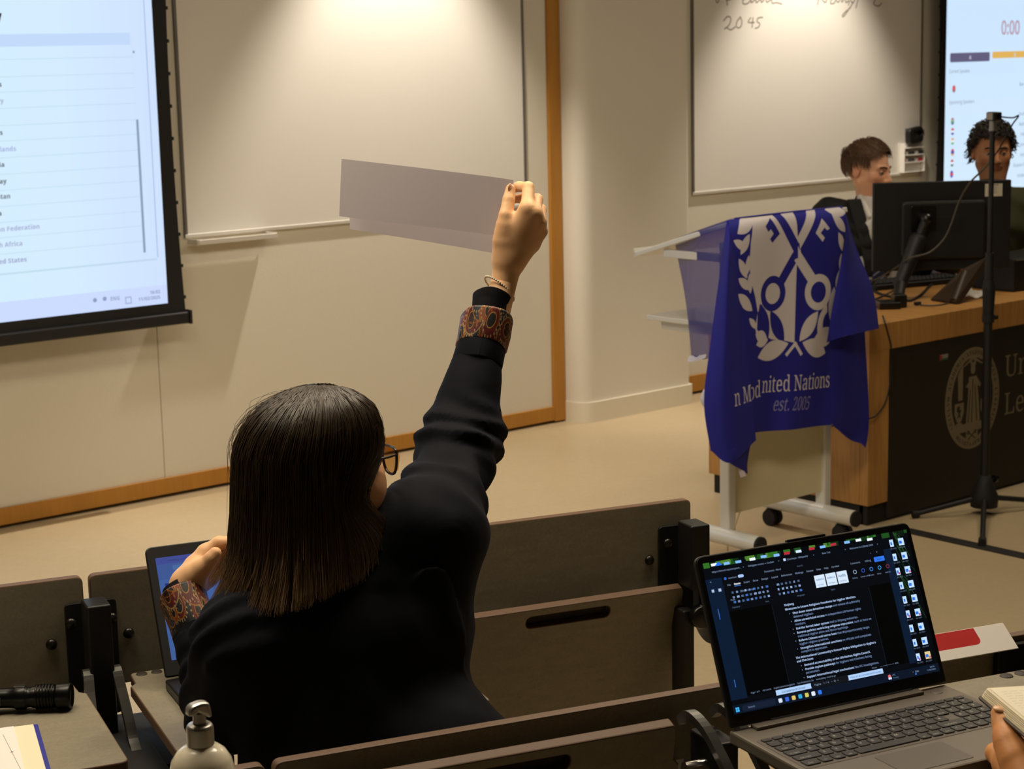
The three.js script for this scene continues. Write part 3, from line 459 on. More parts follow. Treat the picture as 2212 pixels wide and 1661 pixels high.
// ---------------------------------------------------------------- lectern on wheels, flag over it
const paintWhite = phys(0xd9d8d2, 0.3, { clearcoat: 0.3 }), frosted = std(0xe3d9b4, 0.55);
{
  const g = thing('lectern', 'white wheeled lectern with round foot tubes, mostly under the flag', 'lectern', [4.84, 0, -4.4]);
  const y1 = 1.178, y2 = 1.035, z1 = -4.2, z2 = -4.69, tilt = Math.atan2(y1 - y2, z1 - z2);
  for (const x of [4.6, 5.1]) {
    pw('post', span(x - 0.018, 0.1, -4.315, x + 0.018, 1.1, -4.27, 0.006), paintWhite, g);
    const f = pw('foot', rod([x - 0.015, 0.09, -4.135], [x - 0.015, 0.09, -4.56], 0.029, 0.029, 24), paintWhite, g);
    for (const z of [-4.131, -4.564]) part('end_cap', rod([x - 0.015, 0.09, z - 0.006], [x - 0.015, 0.09, z + 0.006], 0.0285, 0.0285, 24).translate(-g.position.x, 0, -g.position.z), black, f);
    for (const z of [-4.2, -4.53]) { const c = pw('caster', [cyl(0.03, 0.03, 0.016, x - 0.03, 0.03, z + 0.01, 0, Math.PI / 2), cyl(0.03, 0.03, 0.016, x, 0.03, z + 0.01, 0, Math.PI / 2), ball(0.024, x - 0.015, 0.044, z, 0.7, 0.8, 1), cyl(0.008, 0.008, 0.03, x - 0.015, 0.062, z)], black, g); }
  }
  pw('front_panel', span(4.618, 0.165, -4.3, 5.082, 1.09, -4.285, 0.002), frosted, g);
  pw('top_board', at(box(0.56, 0.018, Math.hypot(y1 - y2, z1 - z2), 0, 0, 0, 0.004), 4.83, (y1 + y2) / 2, (z1 + z2) / 2, -tilt, 0, 0), paintWhite, g);
  pw('stop_rail', at(box(0.56, 0.022, 0.008, 0, 0, 0, 0.002), 4.83, y2 + 0.012, z2 + 0.003, -tilt, 0, 0), paintWhite, g);
  pw('bracket', [span(4.565, 1.035, -4.56, 4.585, 1.062, -4.3, 0.003), span(5.085, 1.035, -4.56, 5.105, 1.062, -4.3, 0.003)], paintWhite, g);
  pw('shelf', [span(4.59, 0.805, -4.67, 5.1, 0.822, -4.3, 0.003)], paintWhite, g);
  pw('shelf_box', [span(4.62, 0.772, -4.63, 5.08, 0.804, -4.31, 0.004)], paintWhite, g);
  single('thin_cord', tube([[4.6407, 0.1798, -4.27], [4.6019, 0.1315, -4.26], [4.5611, 0.0921, -4.25], [4.6859, 0.004, -4.373]], 0.0022, 30), std(0xb9a77c, 0.6), 'thin pale cord hanging at the lectern foot', 'cord');
}
const FX = (p) => (p[0] - 4.3) / 1.0, FY = (p) => (p[1] - 0.2) / 1.0, FN = 1400;
const flagTex = canvasTex(FN, FN, (c, w, h) => {
  const blue = '#191b8e', pale = '#d6d0d6';
  c.fillStyle = blue; c.fillRect(0, 0, w, h);
  const m = (p) => [FX(p) * w, (1 - FY(p)) * h];
  // emblem drawn in the metres of the lectern's front
  const z0 = -4.18, e = (x, y) => { const px = 1340 + x / 2.595, py = 420 + y / 2.595; return [px, py]; };
  const ref = [[4.0018, 1.3026, -4.18], [5.3095, 1.2175, -4.18], [3.9864, 0.3712, -4.18], [5.3317, 0.1423, -4.18]].map(m);
  const q = (x, y) => { const s = x / 1505, t = y / 1661; return [0, 1].map((k) => lerp(lerp(ref[0][k], ref[1][k], s), lerp(ref[2][k], ref[3][k], s), t)); };
  const poly = (col, ...p) => { c.fillStyle = col; c.beginPath(); p.forEach(([x, y], i) => (i ? c.lineTo(...q(x, y)) : c.moveTo(...q(x, y)))); c.closePath(); c.fill(); };
  const leaf = (col, x0, y0, x1, y1, k = 0.28) => { const a = q(x0, y0), b = q(x1, y1), dx = b[0] - a[0], dy = b[1] - a[1]; c.fillStyle = col; c.beginPath(); c.moveTo(...a); c.quadraticCurveTo((a[0] + b[0]) / 2 - dy * k * 2, (a[1] + b[1]) / 2 + dx * k * 2, ...b); c.quadraticCurveTo((a[0] + b[0]) / 2 + dy * k * 2, (a[1] + b[1]) / 2 - dx * k * 2, ...a); c.fill(); };
  const bar = (col, wd, ...p) => { c.strokeStyle = col; c.lineWidth = wd; c.lineJoin = 'miter'; c.lineCap = 'butt'; c.beginPath(); p.forEach(([x, y], i) => (i ? c.lineTo(...q(x, y)) : c.moveTo(...q(x, y)))); c.stroke(); };
  const ringed = (col, hole, x, y, a, b, a2, b2) => { for (const [k, aa, bb] of [[col, a, b], [hole, a2, b2]]) { c.fillStyle = k; const o = q(x, y), r = q(x + aa, y), s = q(x, y + bb); c.beginPath(); c.ellipse(...o, r[0] - o[0], s[1] - o[1], 0, 0, 7); c.fill(); } };
  const S = q(100, 0)[0] - q(0, 0)[0], W = (n) => n * S / 100;
  poly(pale, [712, 40], [947, 20], [942, 270], [915, 818], [868, 808], [790, 800], [735, 770], [700, 790], [688, 735], [706, 650], [690, 560], [664, 470], [652, 380], [664, 260]);
  poly(blue, [706, 650], [735, 600], [742, 680], [735, 770], [700, 745]);
  // keys: each changes colour where it crosses the middle line
  bar(blue, W(40), [850, 480], [938, 320]); bar(pale, W(40), [938, 320], [935, 290], [1075, 40]); bar(pale, W(34), [1012, 470], [936, 345]); bar(blue, W(40), [934, 290], [815, 40]); bar(blue, W(36), [938, 350], [934, 270]);
  poly(pale, [943, 280], [943, 350], [1020, 480], [1045, 460], [960, 320]);
  ringed(blue, pale, 800, 545, 74, 98, 44, 58); ringed(pale, blue, 1050, 535, 74, 100, 42, 58);
  poly(blue, [760, 175], [800, 130], [845, 215], [800, 265], [785, 245], [808, 215], [792, 190], [775, 205]);
  poly(pale, [1085, 130], [1122, 185], [1105, 195], [1092, 180], [1068, 210], [1090, 235], [1076, 258], [1040, 210]);
  // leaves under the keys
  leaf(blue, 720, 600, 770, 800, 0.2); leaf(blue, 785, 640, 862, 818, 0.2); leaf(pale, 940, 810, 1045, 640, 0.2); leaf(pale, 1045, 790, 1100, 600, 0.2); leaf(blue, 1080, 740, 1112, 640, 0.22);
  leaf(pale, 705, 902, 885, 822, 0.2); leaf(pale, 1105, 876, 955, 815, 0.22); leaf(pale, 690, 770, 765, 800, 0.3); leaf(pale, 1150, 740, 1010, 812, 0.2); leaf(pale, 695, 830, 770, 800, 0.25); leaf(pale, 1140, 815, 1040, 790, 0.25);
  bar(pale, W(14), [870, 890], [925, 815]); bar(pale, W(14), [950, 885], [915, 815]);
  // wreath
  for (const [a, b, d, f] of [[590, 215, 700, 130], [565, 250, 640, 300], [600, 330, 660, 215], [590, 350, 640, 460], [640, 440, 650, 330], [585, 460, 665, 520], [660, 545, 655, 430], [580, 545, 672, 640], [650, 680, 700, 740]]) leaf(pale, a, b, d, f, 0.2);
  for (const [a, b, d, f] of [[1130, 85, 1245, 95], [1150, 110, 1225, 205], [1175, 205, 1215, 320], [1262, 190, 1222, 340], [1192, 320, 1190, 430], [1236, 340, 1195, 470], [1180, 410, 1165, 540], [1205, 450, 1170, 610], [1145, 505, 1135, 700], [1175, 580, 1140, 720]]) leaf(pale, a, b, d, f, 0.2);
  c.fillStyle = pale; c.textBaseline = 'alphabetic'; c.textAlign = 'left';
  const text = (t, x, y, x2, y2, size, font) => { const a = q(x, y), b = q(x2, y2); c.save(); c.translate(...a); c.rotate(Math.atan2(b[1] - a[1], b[0] - a[0])); c.font = font.replace('$', W(size)); const k = Math.hypot(b[0] - a[0], b[1] - a[1]) / c.measureText(t).width; c.scale(k, 1); c.fillText(t, 0, 0); c.restore(); };
  text('n Mod', 515, 1168, 728, 1122, 88, '$px serif'); text('nited Nations h.', 733, 1102, 1205, 1062, 86, '$px serif'); c.globalAlpha = 0.6; text('est. 2005', 800, 1203, 998, 1192, 74, 'italic $px serif');
});
function sheetPatch(rows, fu, folds = 0, nu = 14, nv = 14, amp = 0.006) {     // smooth cloth through a grid of points
  const cr = (a, b, c, d, t) => 0.5 * (2 * b + (c - a) * t + (2 * a - 5 * b + 4 * c - d) * t * t + (3 * b - a - 3 * c + d) * t * t * t);
  const along = (arr, t, get) => { const n = arr.length - 1, f = t * n, i = Math.min(Math.floor(f), n - 1), u = f - i; return cr(get(arr[Math.max(i - 1, 0)]), get(arr[i]), get(arr[i + 1]), get(arr[Math.min(i + 2, n)]), u); };
  const NU = (rows[0].length - 1) * nu, NV = (rows.length - 1) * nv, pos = [], uv = [], ind = [];
  for (let j = 0; j <= NV; j++) for (let i = 0; i <= NU; i++) {
    const u = i / NU, v = j / NV, p = [0, 1, 2].map((k) => along(rows, v, (r) => along(r, u, (q) => q[k])));
    p[2] += folds ? amp * Math.sin(u * folds + v * 2.5) * Math.min(1, v * 3) + amp * 0.5 * noise3(u * 6, v * 4, folds) * v : 0;
    pos.push(...p); uv.push(...fu(p, u, v)); if (i < NU && j < NV) { const a = j * (NU + 1) + i; ind.push(a, a + NU + 1, a + 1, a + 1, a + NU + 1, a + NU + 2); }
  }
  const q = new THREE.BufferGeometry(); q.setAttribute('position', new THREE.Float32BufferAttribute(pos, 3)); q.setAttribute('uv', new THREE.Float32BufferAttribute(uv, 2)); q.setIndex(ind); q.computeVertexNormals(); return q;
}
{
  const g = thing('flag', 'blue and white flag with crossed keys and a laurel wreath draped over the lectern', 'flag', [4.84, 1.18, -4.19]);
  const front = (p) => [FX(p), FY(p)], plain = () => [0.03, 0.03], sheet = phys(0xffffff, 0.85, { map: flagTex, side: THREE.DoubleSide, sheen: 0.2 }), sheer = phys(0xffffff, 0.85, { map: flagTex, side: THREE.DoubleSide, transparent: true, opacity: 0.72 });
  const leafUV = (p, u, v) => [0.03, 0.03];
  pw('cloth', [
    sheetPatch([[[4.508, 1.1874, -4.2], [4.6556, 1.1857, -4.2], [4.7937, 1.1881, -4.2], [4.9358, 1.189, -4.2], [5.0771, 1.1887, -4.2]], [[4.4823, 1.1368, -4.17], [4.6279, 1.1402, -4.175], [4.7689, 1.1368, -4.178], [4.9321, 1.1354, -4.176], [5.0722, 1.1375, -4.175]], [[4.5051, 0.938, -4.165], [4.6477, 0.9386, -4.172], [4.7794, 0.9331, -4.176], [4.9271, 0.9302, -4.17], [5.0234, 0.9341, -4.165]], [[4.5428, 0.7495, -4.165], [4.6689, 0.7369, -4.17], [4.7783, 0.7329, -4.174], [4.9026, 0.7252, -4.168], [4.9926, 0.7239, -4.172]], [[4.5666, 0.4737, -4.16], [4.6869, 0.4584, -4.175], [4.7696, 0.454, -4.165], [4.9013, 0.4429, -4.175], [5, 0.4363, -4.165]]], front, 9),
    sheetPatch([[[4.5099, 1.1837, -4.21], [4.5168, 1.1853, -4.2], [4.5203, 1.1868, -4.195]], [[4.477, 1.09, -4.2], [4.4541, 1.0802, -4.15], [4.5043, 1.0601, -4.16]], [[4.4084, 0.8241, -4.19], [4.4124, 0.8154, -4.12], [4.5431, 0.7891, -4.155]], [[4.364, 0.6089, -4.18], [4.4011, 0.5898, -4.11], [4.567, 0.5535, -4.15]], [[4.3832, 0.4424, -4.17], [4.4226, 0.4018, -4.11], [4.5784, 0.4497, -4.15]]], front, 5),
    sheetPatch([[[4.3832, 0.4424, -4.17], [4.428, 0.4466, -4.115], [4.5739, 0.4661, -4.15]], [[4.3932, 0.4338, -4.165], [4.4444, 0.3936, -4.12], [4.5557, 0.4059, -4.15]], [[4.5217, 0.3609, -4.15], [4.5144, 0.355, -4.135], [4.5434, 0.3392, -4.145]]], plain, 3),
    sheetPatch([[[5.0831, 1.188, -4.205], [5.1112, 1.1821, -4.22], [5.1578, 1.1661, -4.25]], [[5.0677, 1.1059, -4.175], [5.1163, 1.069, -4.19], [5.2031, 1.0344, -4.24]], [[4.9885, 0.8898, -4.16], [5.0751, 0.907, -4.14], [5.2431, 0.8857, -4.2]], [[4.9453, 0.7344, -4.155], [5.053, 0.7545, -4.12], [5.2442, 0.7493, -4.17]]], plain, 6),
    sheetPatch([[[4.9775, 0.7361, -4.18], [5.1011, 0.7372, -4.19], [5.2282, 0.7418, -4.215]], [[4.9919, 0.5471, -4.18], [5.1045, 0.5319, -4.18], [5.2477, 0.5082, -4.215]], [[5.002, 0.4379, -4.175], [5.1194, 0.3767, -4.18], [5.2411, 0.383, -4.21]], [[5.1091, 0.3849, -4.18], [5.1659, 0.3462, -4.18], [5.2143, 0.3156, -4.2]]], plain, 6),
    sheetPatch([[[4.508, 1.1889, -4.2], [4.7937, 1.1897, -4.2], [5.082, 1.1899, -4.2]], [[4.585, 1.184, -4.24], [4.83, 1.186, -4.24], [5.105, 1.184, -4.24]], [[4.585, 1.13, -4.42], [4.83, 1.13, -4.42], [5.105, 1.13, -4.42]]], plain, 0),
  ], sheet, g);
  pw('sheer_side', [
    sheetPatch([[[4.5833, 1.0985, -4.52], [4.5547, 1.133, -4.4], [4.5292, 1.1664, -4.28], [4.508, 1.1874, -4.2]], [[4.5917, 1.0277, -4.52], [4.5747, 1.0361, -4.42], [4.5176, 1.0507, -4.28], [4.4775, 1.0671, -4.18]], [[4.59, 0.8551, -4.48], [4.564, 0.865, -4.4], [4.5156, 0.879, -4.3], [4.4374, 0.901, -4.18]], [[4.5747, 0.6874, -4.44], [4.5628, 0.6948, -4.4], [4.4924, 0.7176, -4.3], [4.4018, 0.7465, -4.18]]], plain, 8, 10, 10, 0.008),
  ], sheer, g, 'sheer blue side of the flag');
  pw('white_hem', sheetPatch([[[4.568, 0.7043, -4.44], [4.5629, 0.7092, -4.4], [4.464, 0.7411, -4.26]], [[4.5463, 0.6872, -4.43], [4.5398, 0.6951, -4.38], [4.449, 0.7315, -4.25]]], (p) => FX && front([4.771, 1.1598, -4.18]) && [ (0.56), (0.86)], 0), std(0xc9c6d6, 0.8, { side: THREE.DoubleSide }), g, 'white hem');
  pw('corner', sheetPatch([[[4.4838, 0.3686, -4.14], [4.5066, 0.357, -4.13]], [[4.4995, 0.3346, -4.14], [4.5157, 0.3398, -4.13]]], plain, 0), std(0xc9c6d6, 0.8, { side: THREE.DoubleSide }), g, 'white folded corner');
  pw('edge_fold', sheetPatch([[[4.3873, 0.6417, -4.2], [4.3776, 0.6313, -4.17]], [[4.3719, 0.6053, -4.2], [4.3773, 0.5776, -4.17]], [[4.4004, 0.5563, -4.19], [4.3881, 0.553, -4.17]]], plain, 0), std(0xc9c6d6, 0.8, { side: THREE.DoubleSide }), g, 'white folded edge');
}

// ---------------------------------------------------------------- rows of fixed desks with fold-down tablets
const hplTex = dataTex(256, 256, (u, v) => { const n = noise2(u * 128, v * 128, 128, 128) * 0.6 + noise2(u * 12, v * 40, 12, 40) * 0.4, k = 0.92 + 0.14 * n; return [0.515 * k, 0.485 * k, 0.415 * k]; });
hplTex.repeat.set(3, 3);
const hpl = std(0xffffff, 0.5, { map: hplTex }), hplEdge = std(0x5e4532, 0.6), boardMats = [hpl, hplEdge];
const steel = std(0x18181a, 0.45, { metalness: 0.3 }), steelGrey = std(0x4a4946, 0.4, { metalness: 0.4 }), boltMat = std(0x24211e, 0.3, { metalness: 0.6 }), chrome = std(0xd0cdc8, 0.18, { metalness: 1 });
const PIN = std(0x2a211b, 0.6);
// upright panel, from u0 to u1 and y0 to y1, its near face at z = 0
function uprightGeo(u0, u1, y0, y1, t, r = 0.012) { const g = slab(roundRect(u0, y0, u1, y1, r), t, 0.002); return fixUV(g).translate(0, 0, -t); }
function fixUV(g) { return g; }
function tabletShape(w, d) {                                          // far edge at y = 0, near edge at y = -d; far corners notched for the hinges
  const s = new THREE.Shape(), n = 0.012, m = 0.055, r = 0.016;
  s.moveTo(n + 0.006, 0); s.lineTo(w - n - 0.006, 0); s.quadraticCurveTo(w - n, -0.004, w - n, -0.012); s.lineTo(w - n + 0.002, -m); s.lineTo(w, -m - 0.012);
  s.lineTo(w, -d + r); s.quadraticCurveTo(w, -d, w - r, -d); s.lineTo(r, -d); s.quadraticCurveTo(0, -d, 0, -d + r); s.lineTo(0, -m - 0.012); s.lineTo(n - 0.002, -m); s.lineTo(n, -0.012); s.quadraticCurveTo(n, -0.004, n + 0.006, 0);
  const c = w / 2, h = roundRect(c - 0.085, -0.04, c + 0.085, -0.016, 0.0119, THREE.Path); s.holes.push(h); return s;
}
const TW = 0.5, TD = 0.395, TT = 0.018;
const tabletGeo = slab(tabletShape(TW, TD), TT, 0.002, 10);
function flat(parent, u, y, z) {                                      // lying flat: top face at y
  const g = tabletGeo.clone().rotateX(-Math.PI / 2);                 // shape -y becomes +z, thickness +z becomes +y
  const t = part('tablet', g, boardMats, parent); t.position.set(u, y - TT, z);
  for (const [x, d] of [[0.03, 0.014], [0.055, 0.014], [TW - 0.03, 0.014], [TW - 0.055, 0.014]]) { const p = part('screw_cap', lathe([[0, 0.0022], [0.0085, 0.0018], [0.0095, 0]], 20), PIN, t); p.position.set(x, TT, d); }
  return t;
}
function hung(parent, u, y, z) { const t = part('tablet', tabletGeo, boardMats, parent, 'folded-down tablet with a hand slot'); t.position.set(u, y, z); t.rotation.x = 0.3; part('slot_recess', at(slab(roundRect(-0.083, -0.011, 0.083, 0.011, 0.01), 0.004, 0), TW / 2, -0.028, 0.002), std(0x1a0f0a, 0.8), t); return t; }  // dark plate set in the slot, standing in for the shade inside
const boltGeo = at(lathe([[0.0095, 0], [0.009, 0.003], [0.006, 0.0065], [0, 0.008]].reverse(), 18), 0, 0, 0, Math.PI / 2);
function bolt(parent, u, y, z) { const b = part('bolt', boltGeo, boltMat, parent); b.position.set(u, y, z); }
function strapGeo(len, w, t, r) {                                     // flat bar with a round top, standing on its foot
  const s = new THREE.Shape(); s.moveTo(-w / 2, 0); s.lineTo(w / 2, 0); s.lineTo(w / 2, len - w / 2); s.absarc(0, len - w / 2, w / 2, 0, Math.PI); s.lineTo(-w / 2, 0); return slab(s, t, 0.002, 14);
}
function support(parent, u, yTab, plateTop, floorY, withPlate = true) {          // column, mounting plate, two curved arms under the tablets
  const c = part('column', [span(u - 0.02, floorY, 0.03, u + 0.02, plateTop + 0.014, 0.085, 0.004)], steel, parent);
  if (withPlate) { part('mounting_plate', at(slab(roundRect(-0.043, -0.2, 0.043, 0, 0.008), 0.006, 0.001), u, plateTop, 0.001), steel, parent); bolt(parent, u - 0.034, plateTop - 0.033, 0.007); bolt(parent, u + 0.034, plateTop - 0.033, 0.007); }
  for (const s of [-1, 1]) {
    const pts = [[u + s * 0.022, yTab + 0.008, 0.06], [u + s * 0.023, yTab + 0.012, 0.075], [u + s * 0.026, yTab - 0.02, 0.1], [u + s * 0.029, yTab - 0.06, 0.13], [u + s * 0.03, yTab - 0.088, 0.15], [u + s * 0.03, yTab - 0.1, 0.175]];
    part('arm', ribbon(pts, 0.016, 0.011), steelGrey, parent);
  }
  part('pedestal', withPlate ? [span(u - 0.055, floorY, -0.01, u + 0.062, yTab - 0.095, 0.55, 0.006), span(u, 0.46, -0.008, u + 0.17, yTab - 0.097, 0.26, 0.006)] : span(u - 0.055, floorY, -0.01, u + 0.05, yTab - 0.11, 0.5, 0.006), black, parent);  // black boxes added below the tablets to paint the gap as deep shade
}
function ribbon(pts, w, t) {                                          // flat bar of width w along x, following a bent path
  const cv = new THREE.CatmullRomCurve3(pts.map((p) => V3(p)), false, 'centripetal'), n = 24, gs = [], pos = [], ind = [];
  for (let i = 0; i <= n; i++) {
    const p = cv.getPoint(i / n), d = cv.getTangent(i / n), nx = new THREE.Vector3(0, -d.z, d.y).normalize();
    for (const [a, b] of [[-1, -1], [1, -1], [1, 1], [-1, 1]]) pos.push(p.x + a * w / 2, p.y + nx.y * b * t / 2, p.z + nx.z * b * t / 2);
    if (i < n) for (let k = 0; k < 4; k++) { const a = i * 4 + k, b = i * 4 + ((k + 1) % 4); ind.push(a, b, a + 4, b, b + 4, a + 4); }
  }
  ind.push(0, 2, 1, 0, 3, 2); const e = n * 4; ind.push(e, e + 1, e + 2, e, e + 2, e + 3);
  const g = new THREE.BufferGeometry(); g.setAttribute('position', new THREE.Float32BufferAttribute(pos, 3)); g.setIndex(ind); const f = g.toNonIndexed(); f.computeVertexNormals(); return f;
}
// group frame: x along u, z towards the camera, z = 0 at the panel's near face
const bench = (name, label, v) => thing(name, label, 'lecture bench', bw(0, 0, v), BENCH, 'fixed lecture benches');
const V1 = 3.07, V2 = 2.118, Y1 = 0.74, Y2 = 0.865, STEP = 0.125;
{
  const g = bench('lecture_bench', 'front-row bench section at left, with the torch and folder on its tablet', V1);
  part('front_panel', uprightGeo(-1.2, 0.517, 0.7, 0.895, 0.018), boardMats, g);
  bolt(g, 0.459, 0.786, 0.001); flat(g, 0.489 - TW, Y1, 0.072); flat(g, 0.489 - 2 * TW - 0.07, Y1, 0.072);
  support(g, 0.526, Y1, 0.852, 0);
}
{
  const g = bench('lecture_bench', 'front-row bench section where the person sits, its right tablet folded down', V1);
  part('front_panel', uprightGeo(0.528, 1.667, 0.7, 0.895, 0.018), boardMats, g);
  bolt(g, 0.588, 0.787, 0.001); bolt(g, 1.577, 0.787, 0.001);
  flat(g, 0.559, Y1, 0.072); hung(g, 1.139, Y1 + 0.004, 0.03);
  // end support with its hinge disc and knob
  part('column', span(1.622, 0.742, 0.03, 1.662, 0.866, 0.085, 0.004), steel, g);
  part('mounting_plate', at(slab(roundRect(-0.03, -0.2, 0.06, 0, 0.008), 0.006, 0.001), 1.625, 0.85, 0.001), steel, g); bolt(g, 1.613, 0.817, 0.007);
  part('hinge_plate', at(slab(new THREE.Shape().absarc(0, 0, 0.062, 0, Math.PI * 2), 0.008, 0.002, 24), 1.667, 0.69, 0.06, 0, Math.PI / 2, 0), steelGrey, g);
  part('knob', [at(lathe([[0, 0], [0.02, 0], [0.023, 0.004], [0.023, 0.016], [0.019, 0.022], [0, 0.022]].reverse(), 24), 1.645, 0.688, 0.068, Math.PI / 2)], blackGloss, g);
  part('leg', [span(1.612, 0, 0.02, 1.636, 0.7, 0.07, 0.004)], std(0x14110f, 0.5), g);
}
{
  const g = bench('lecture_bench', 'second-row bench section at bottom left, behind the pump bottle', V2);
  part('front_panel', uprightGeo(-1.2, 0.562, 0.8, 0.893, 0.018), boardMats, g); flat(g, 0.53 - TW, Y2, 0.03); 
  support(g, 0.57, Y2, 0.86, STEP, false);
}
{
  const g = bench('lecture_bench', 'second-row bench section carrying the open laptop, one tablet folded down', V2);
  part('front_panel', uprightGeo(0.573, 2.3, 0.8, 0.893, 0.018), boardMats, g);
  hung(g, 0.625, Y2 + 0.002, 0.012); flat(g, 1.165, Y2, 0.058); 
  part('column', span(1.13, STEP, 0.03, 1.165, 0.855, 0.1, 0.004), steel, g); part('column', span(1.70, STEP, 0.03, 1.74, 0.88, 0.1, 0.004), steel, g); part('mounting_plate', at(slab(roundRect(-0.06, -0.2, 0.06, 0, 0.02), 0.012, 0.002), 1.7, 0.885, 0.002), steel, g);
  for (const [u, y] of [[1.128, 0.884], [1.176, 0.886]]) part('arm', ribbon([[u - 0.012, y - 0.014, 0.035], [u - 0.008, y - 0.002, 0.05], [u - 0.001, y - 0.012, 0.075], [u + 0.006, y - 0.045, 0.11], [u + 0.012, y - 0.09, 0.15], [u + 0.016, y - 0.14, 0.2]], 0.013, 0.012), steelGrey, g);
  part('pin', cyl(0.011, 0.011, 0.03, 1.108, 0.822, 0.085, 0, Math.PI / 2), chrome, g);
}

// ---------------------------------------------------------------- laptops
const KW = 0.0185, KH = 0.0182;
const ROWS = [
  { h: 0.62, keys: ['Esc', 'F1', 'F2', 'F3', 'F4', 'F5', 'F6', 'F7', 'F8', 'F9', 'F10', 'F11', 'F12', 'Ins', 'Del', 'Home', 'End', 'PgU', 'PgD', '-'].map((k) => [k, 0.875]) },
  { h: 1, keys: [...'`1234567890-='].map((k) => [k, 1]).concat([['Bksp', 1.5]], [['Num', 1], ['/', 1], ['*', 1], ['-', 1]]) },
  { h: 1, keys: [['Tab', 1.4], ...[...'QWERTYUIOP[]'].map((k) => [k, 1]), ['Enter', 1.1], ['7', 1], ['8', 1], ['9', 1], ['+', 1]] },
  { h: 1, keys: [['Caps', 1.65], ...[...'ASDFGHJKL;\'#'].map((k) => [k, 1]), ['', 0.85], ['4', 1], ['5', 1], ['6', 1], ['', 1]] },
  { h: 1, keys: [['Shift', 2.1], ...[...'ZXCVBNM,./'].map((k) => [k, 1]), ['Shift', 2.4], ['1', 1], ['2', 1], ['3', 1], ['Ent', 1]] },
  { h: 1, keys: [['Ctrl', 1.3], ['Fn', 1], ['Win', 1], ['Alt', 1], ['', 5.2], ['Alt', 1], ['PrtSc', 1], ['Ctrl', 1], ['<', 1], ['^ v', 1], ['>', 1], ['0', 2], ['.', 1]] },
];
const legends = [...new Set(ROWS.flatMap((r) => r.keys.map((k) => k[0])))], CELLS = 10;
const keyAtlas = canvasTex(640, 640, (c, w, h) => {
  c.fillStyle = '#2c2925'; c.fillRect(0, 0, w, h); c.fillStyle = '#c9c3b8'; c.textBaseline = 'middle'; c.textAlign = 'center';
  legends.forEach((t, i) => { const x = (i % CELLS) * 64, y = Math.floor(i / CELLS) * 64; c.font = (t.length > 1 ? 15 : 26) + 'px sans-serif'; c.fillText(t, x + (t.length > 1 ? 26 : 22), y + (t.length > 1 ? 40 : 26)); });
});
const keyMat = std(0xffffff, 0.5, { map: keyAtlas });
const keyCache = new Map();
function keyGeo(legend, w, h) {
  const id = legend + '|' + w.toFixed(4) + '|' + h.toFixed(4); if (keyCache.has(id)) return keyCache.get(id);
  const shape = roundRect(-w / 2, -h / 2, w / 2, h / 2, [0.0034, 0.0034, 0.0016, 0.0016]), g = new THREE.ExtrudeGeometry(shape, { depth: 0.0012, bevelEnabled: true, bevelSize: 0.0004, bevelThickness: 0.0004, bevelOffset: -0.0004, bevelSegments: 1, curveSegments: 3 }).rotateX(-Math.PI / 2);
  const p = g.attributes.position, n = g.attributes.normal, uv = g.attributes.uv, i = legends.indexOf(legend), cx = i % CELLS, cy = Math.floor(i / CELLS), span1 = Math.max(w, 0.016), s = Math.min(w, 0.02);
  for (let k = 0; k < p.count; k++) { const up = n.getY(k) > 0.9, fx = clamp((p.getX(k) + w / 2) / 0.0165, 0.02, 0.98), fy = clamp((p.getZ(k) + h / 2) / 0.0165, 0.02, 0.98); uv.setXY(k, (cx + (up ? fx : 0.97)) / CELLS, 1 - (cy + (up ? fy : 0.97)) / CELLS); }
  keyCache.set(id, g); return g;
}
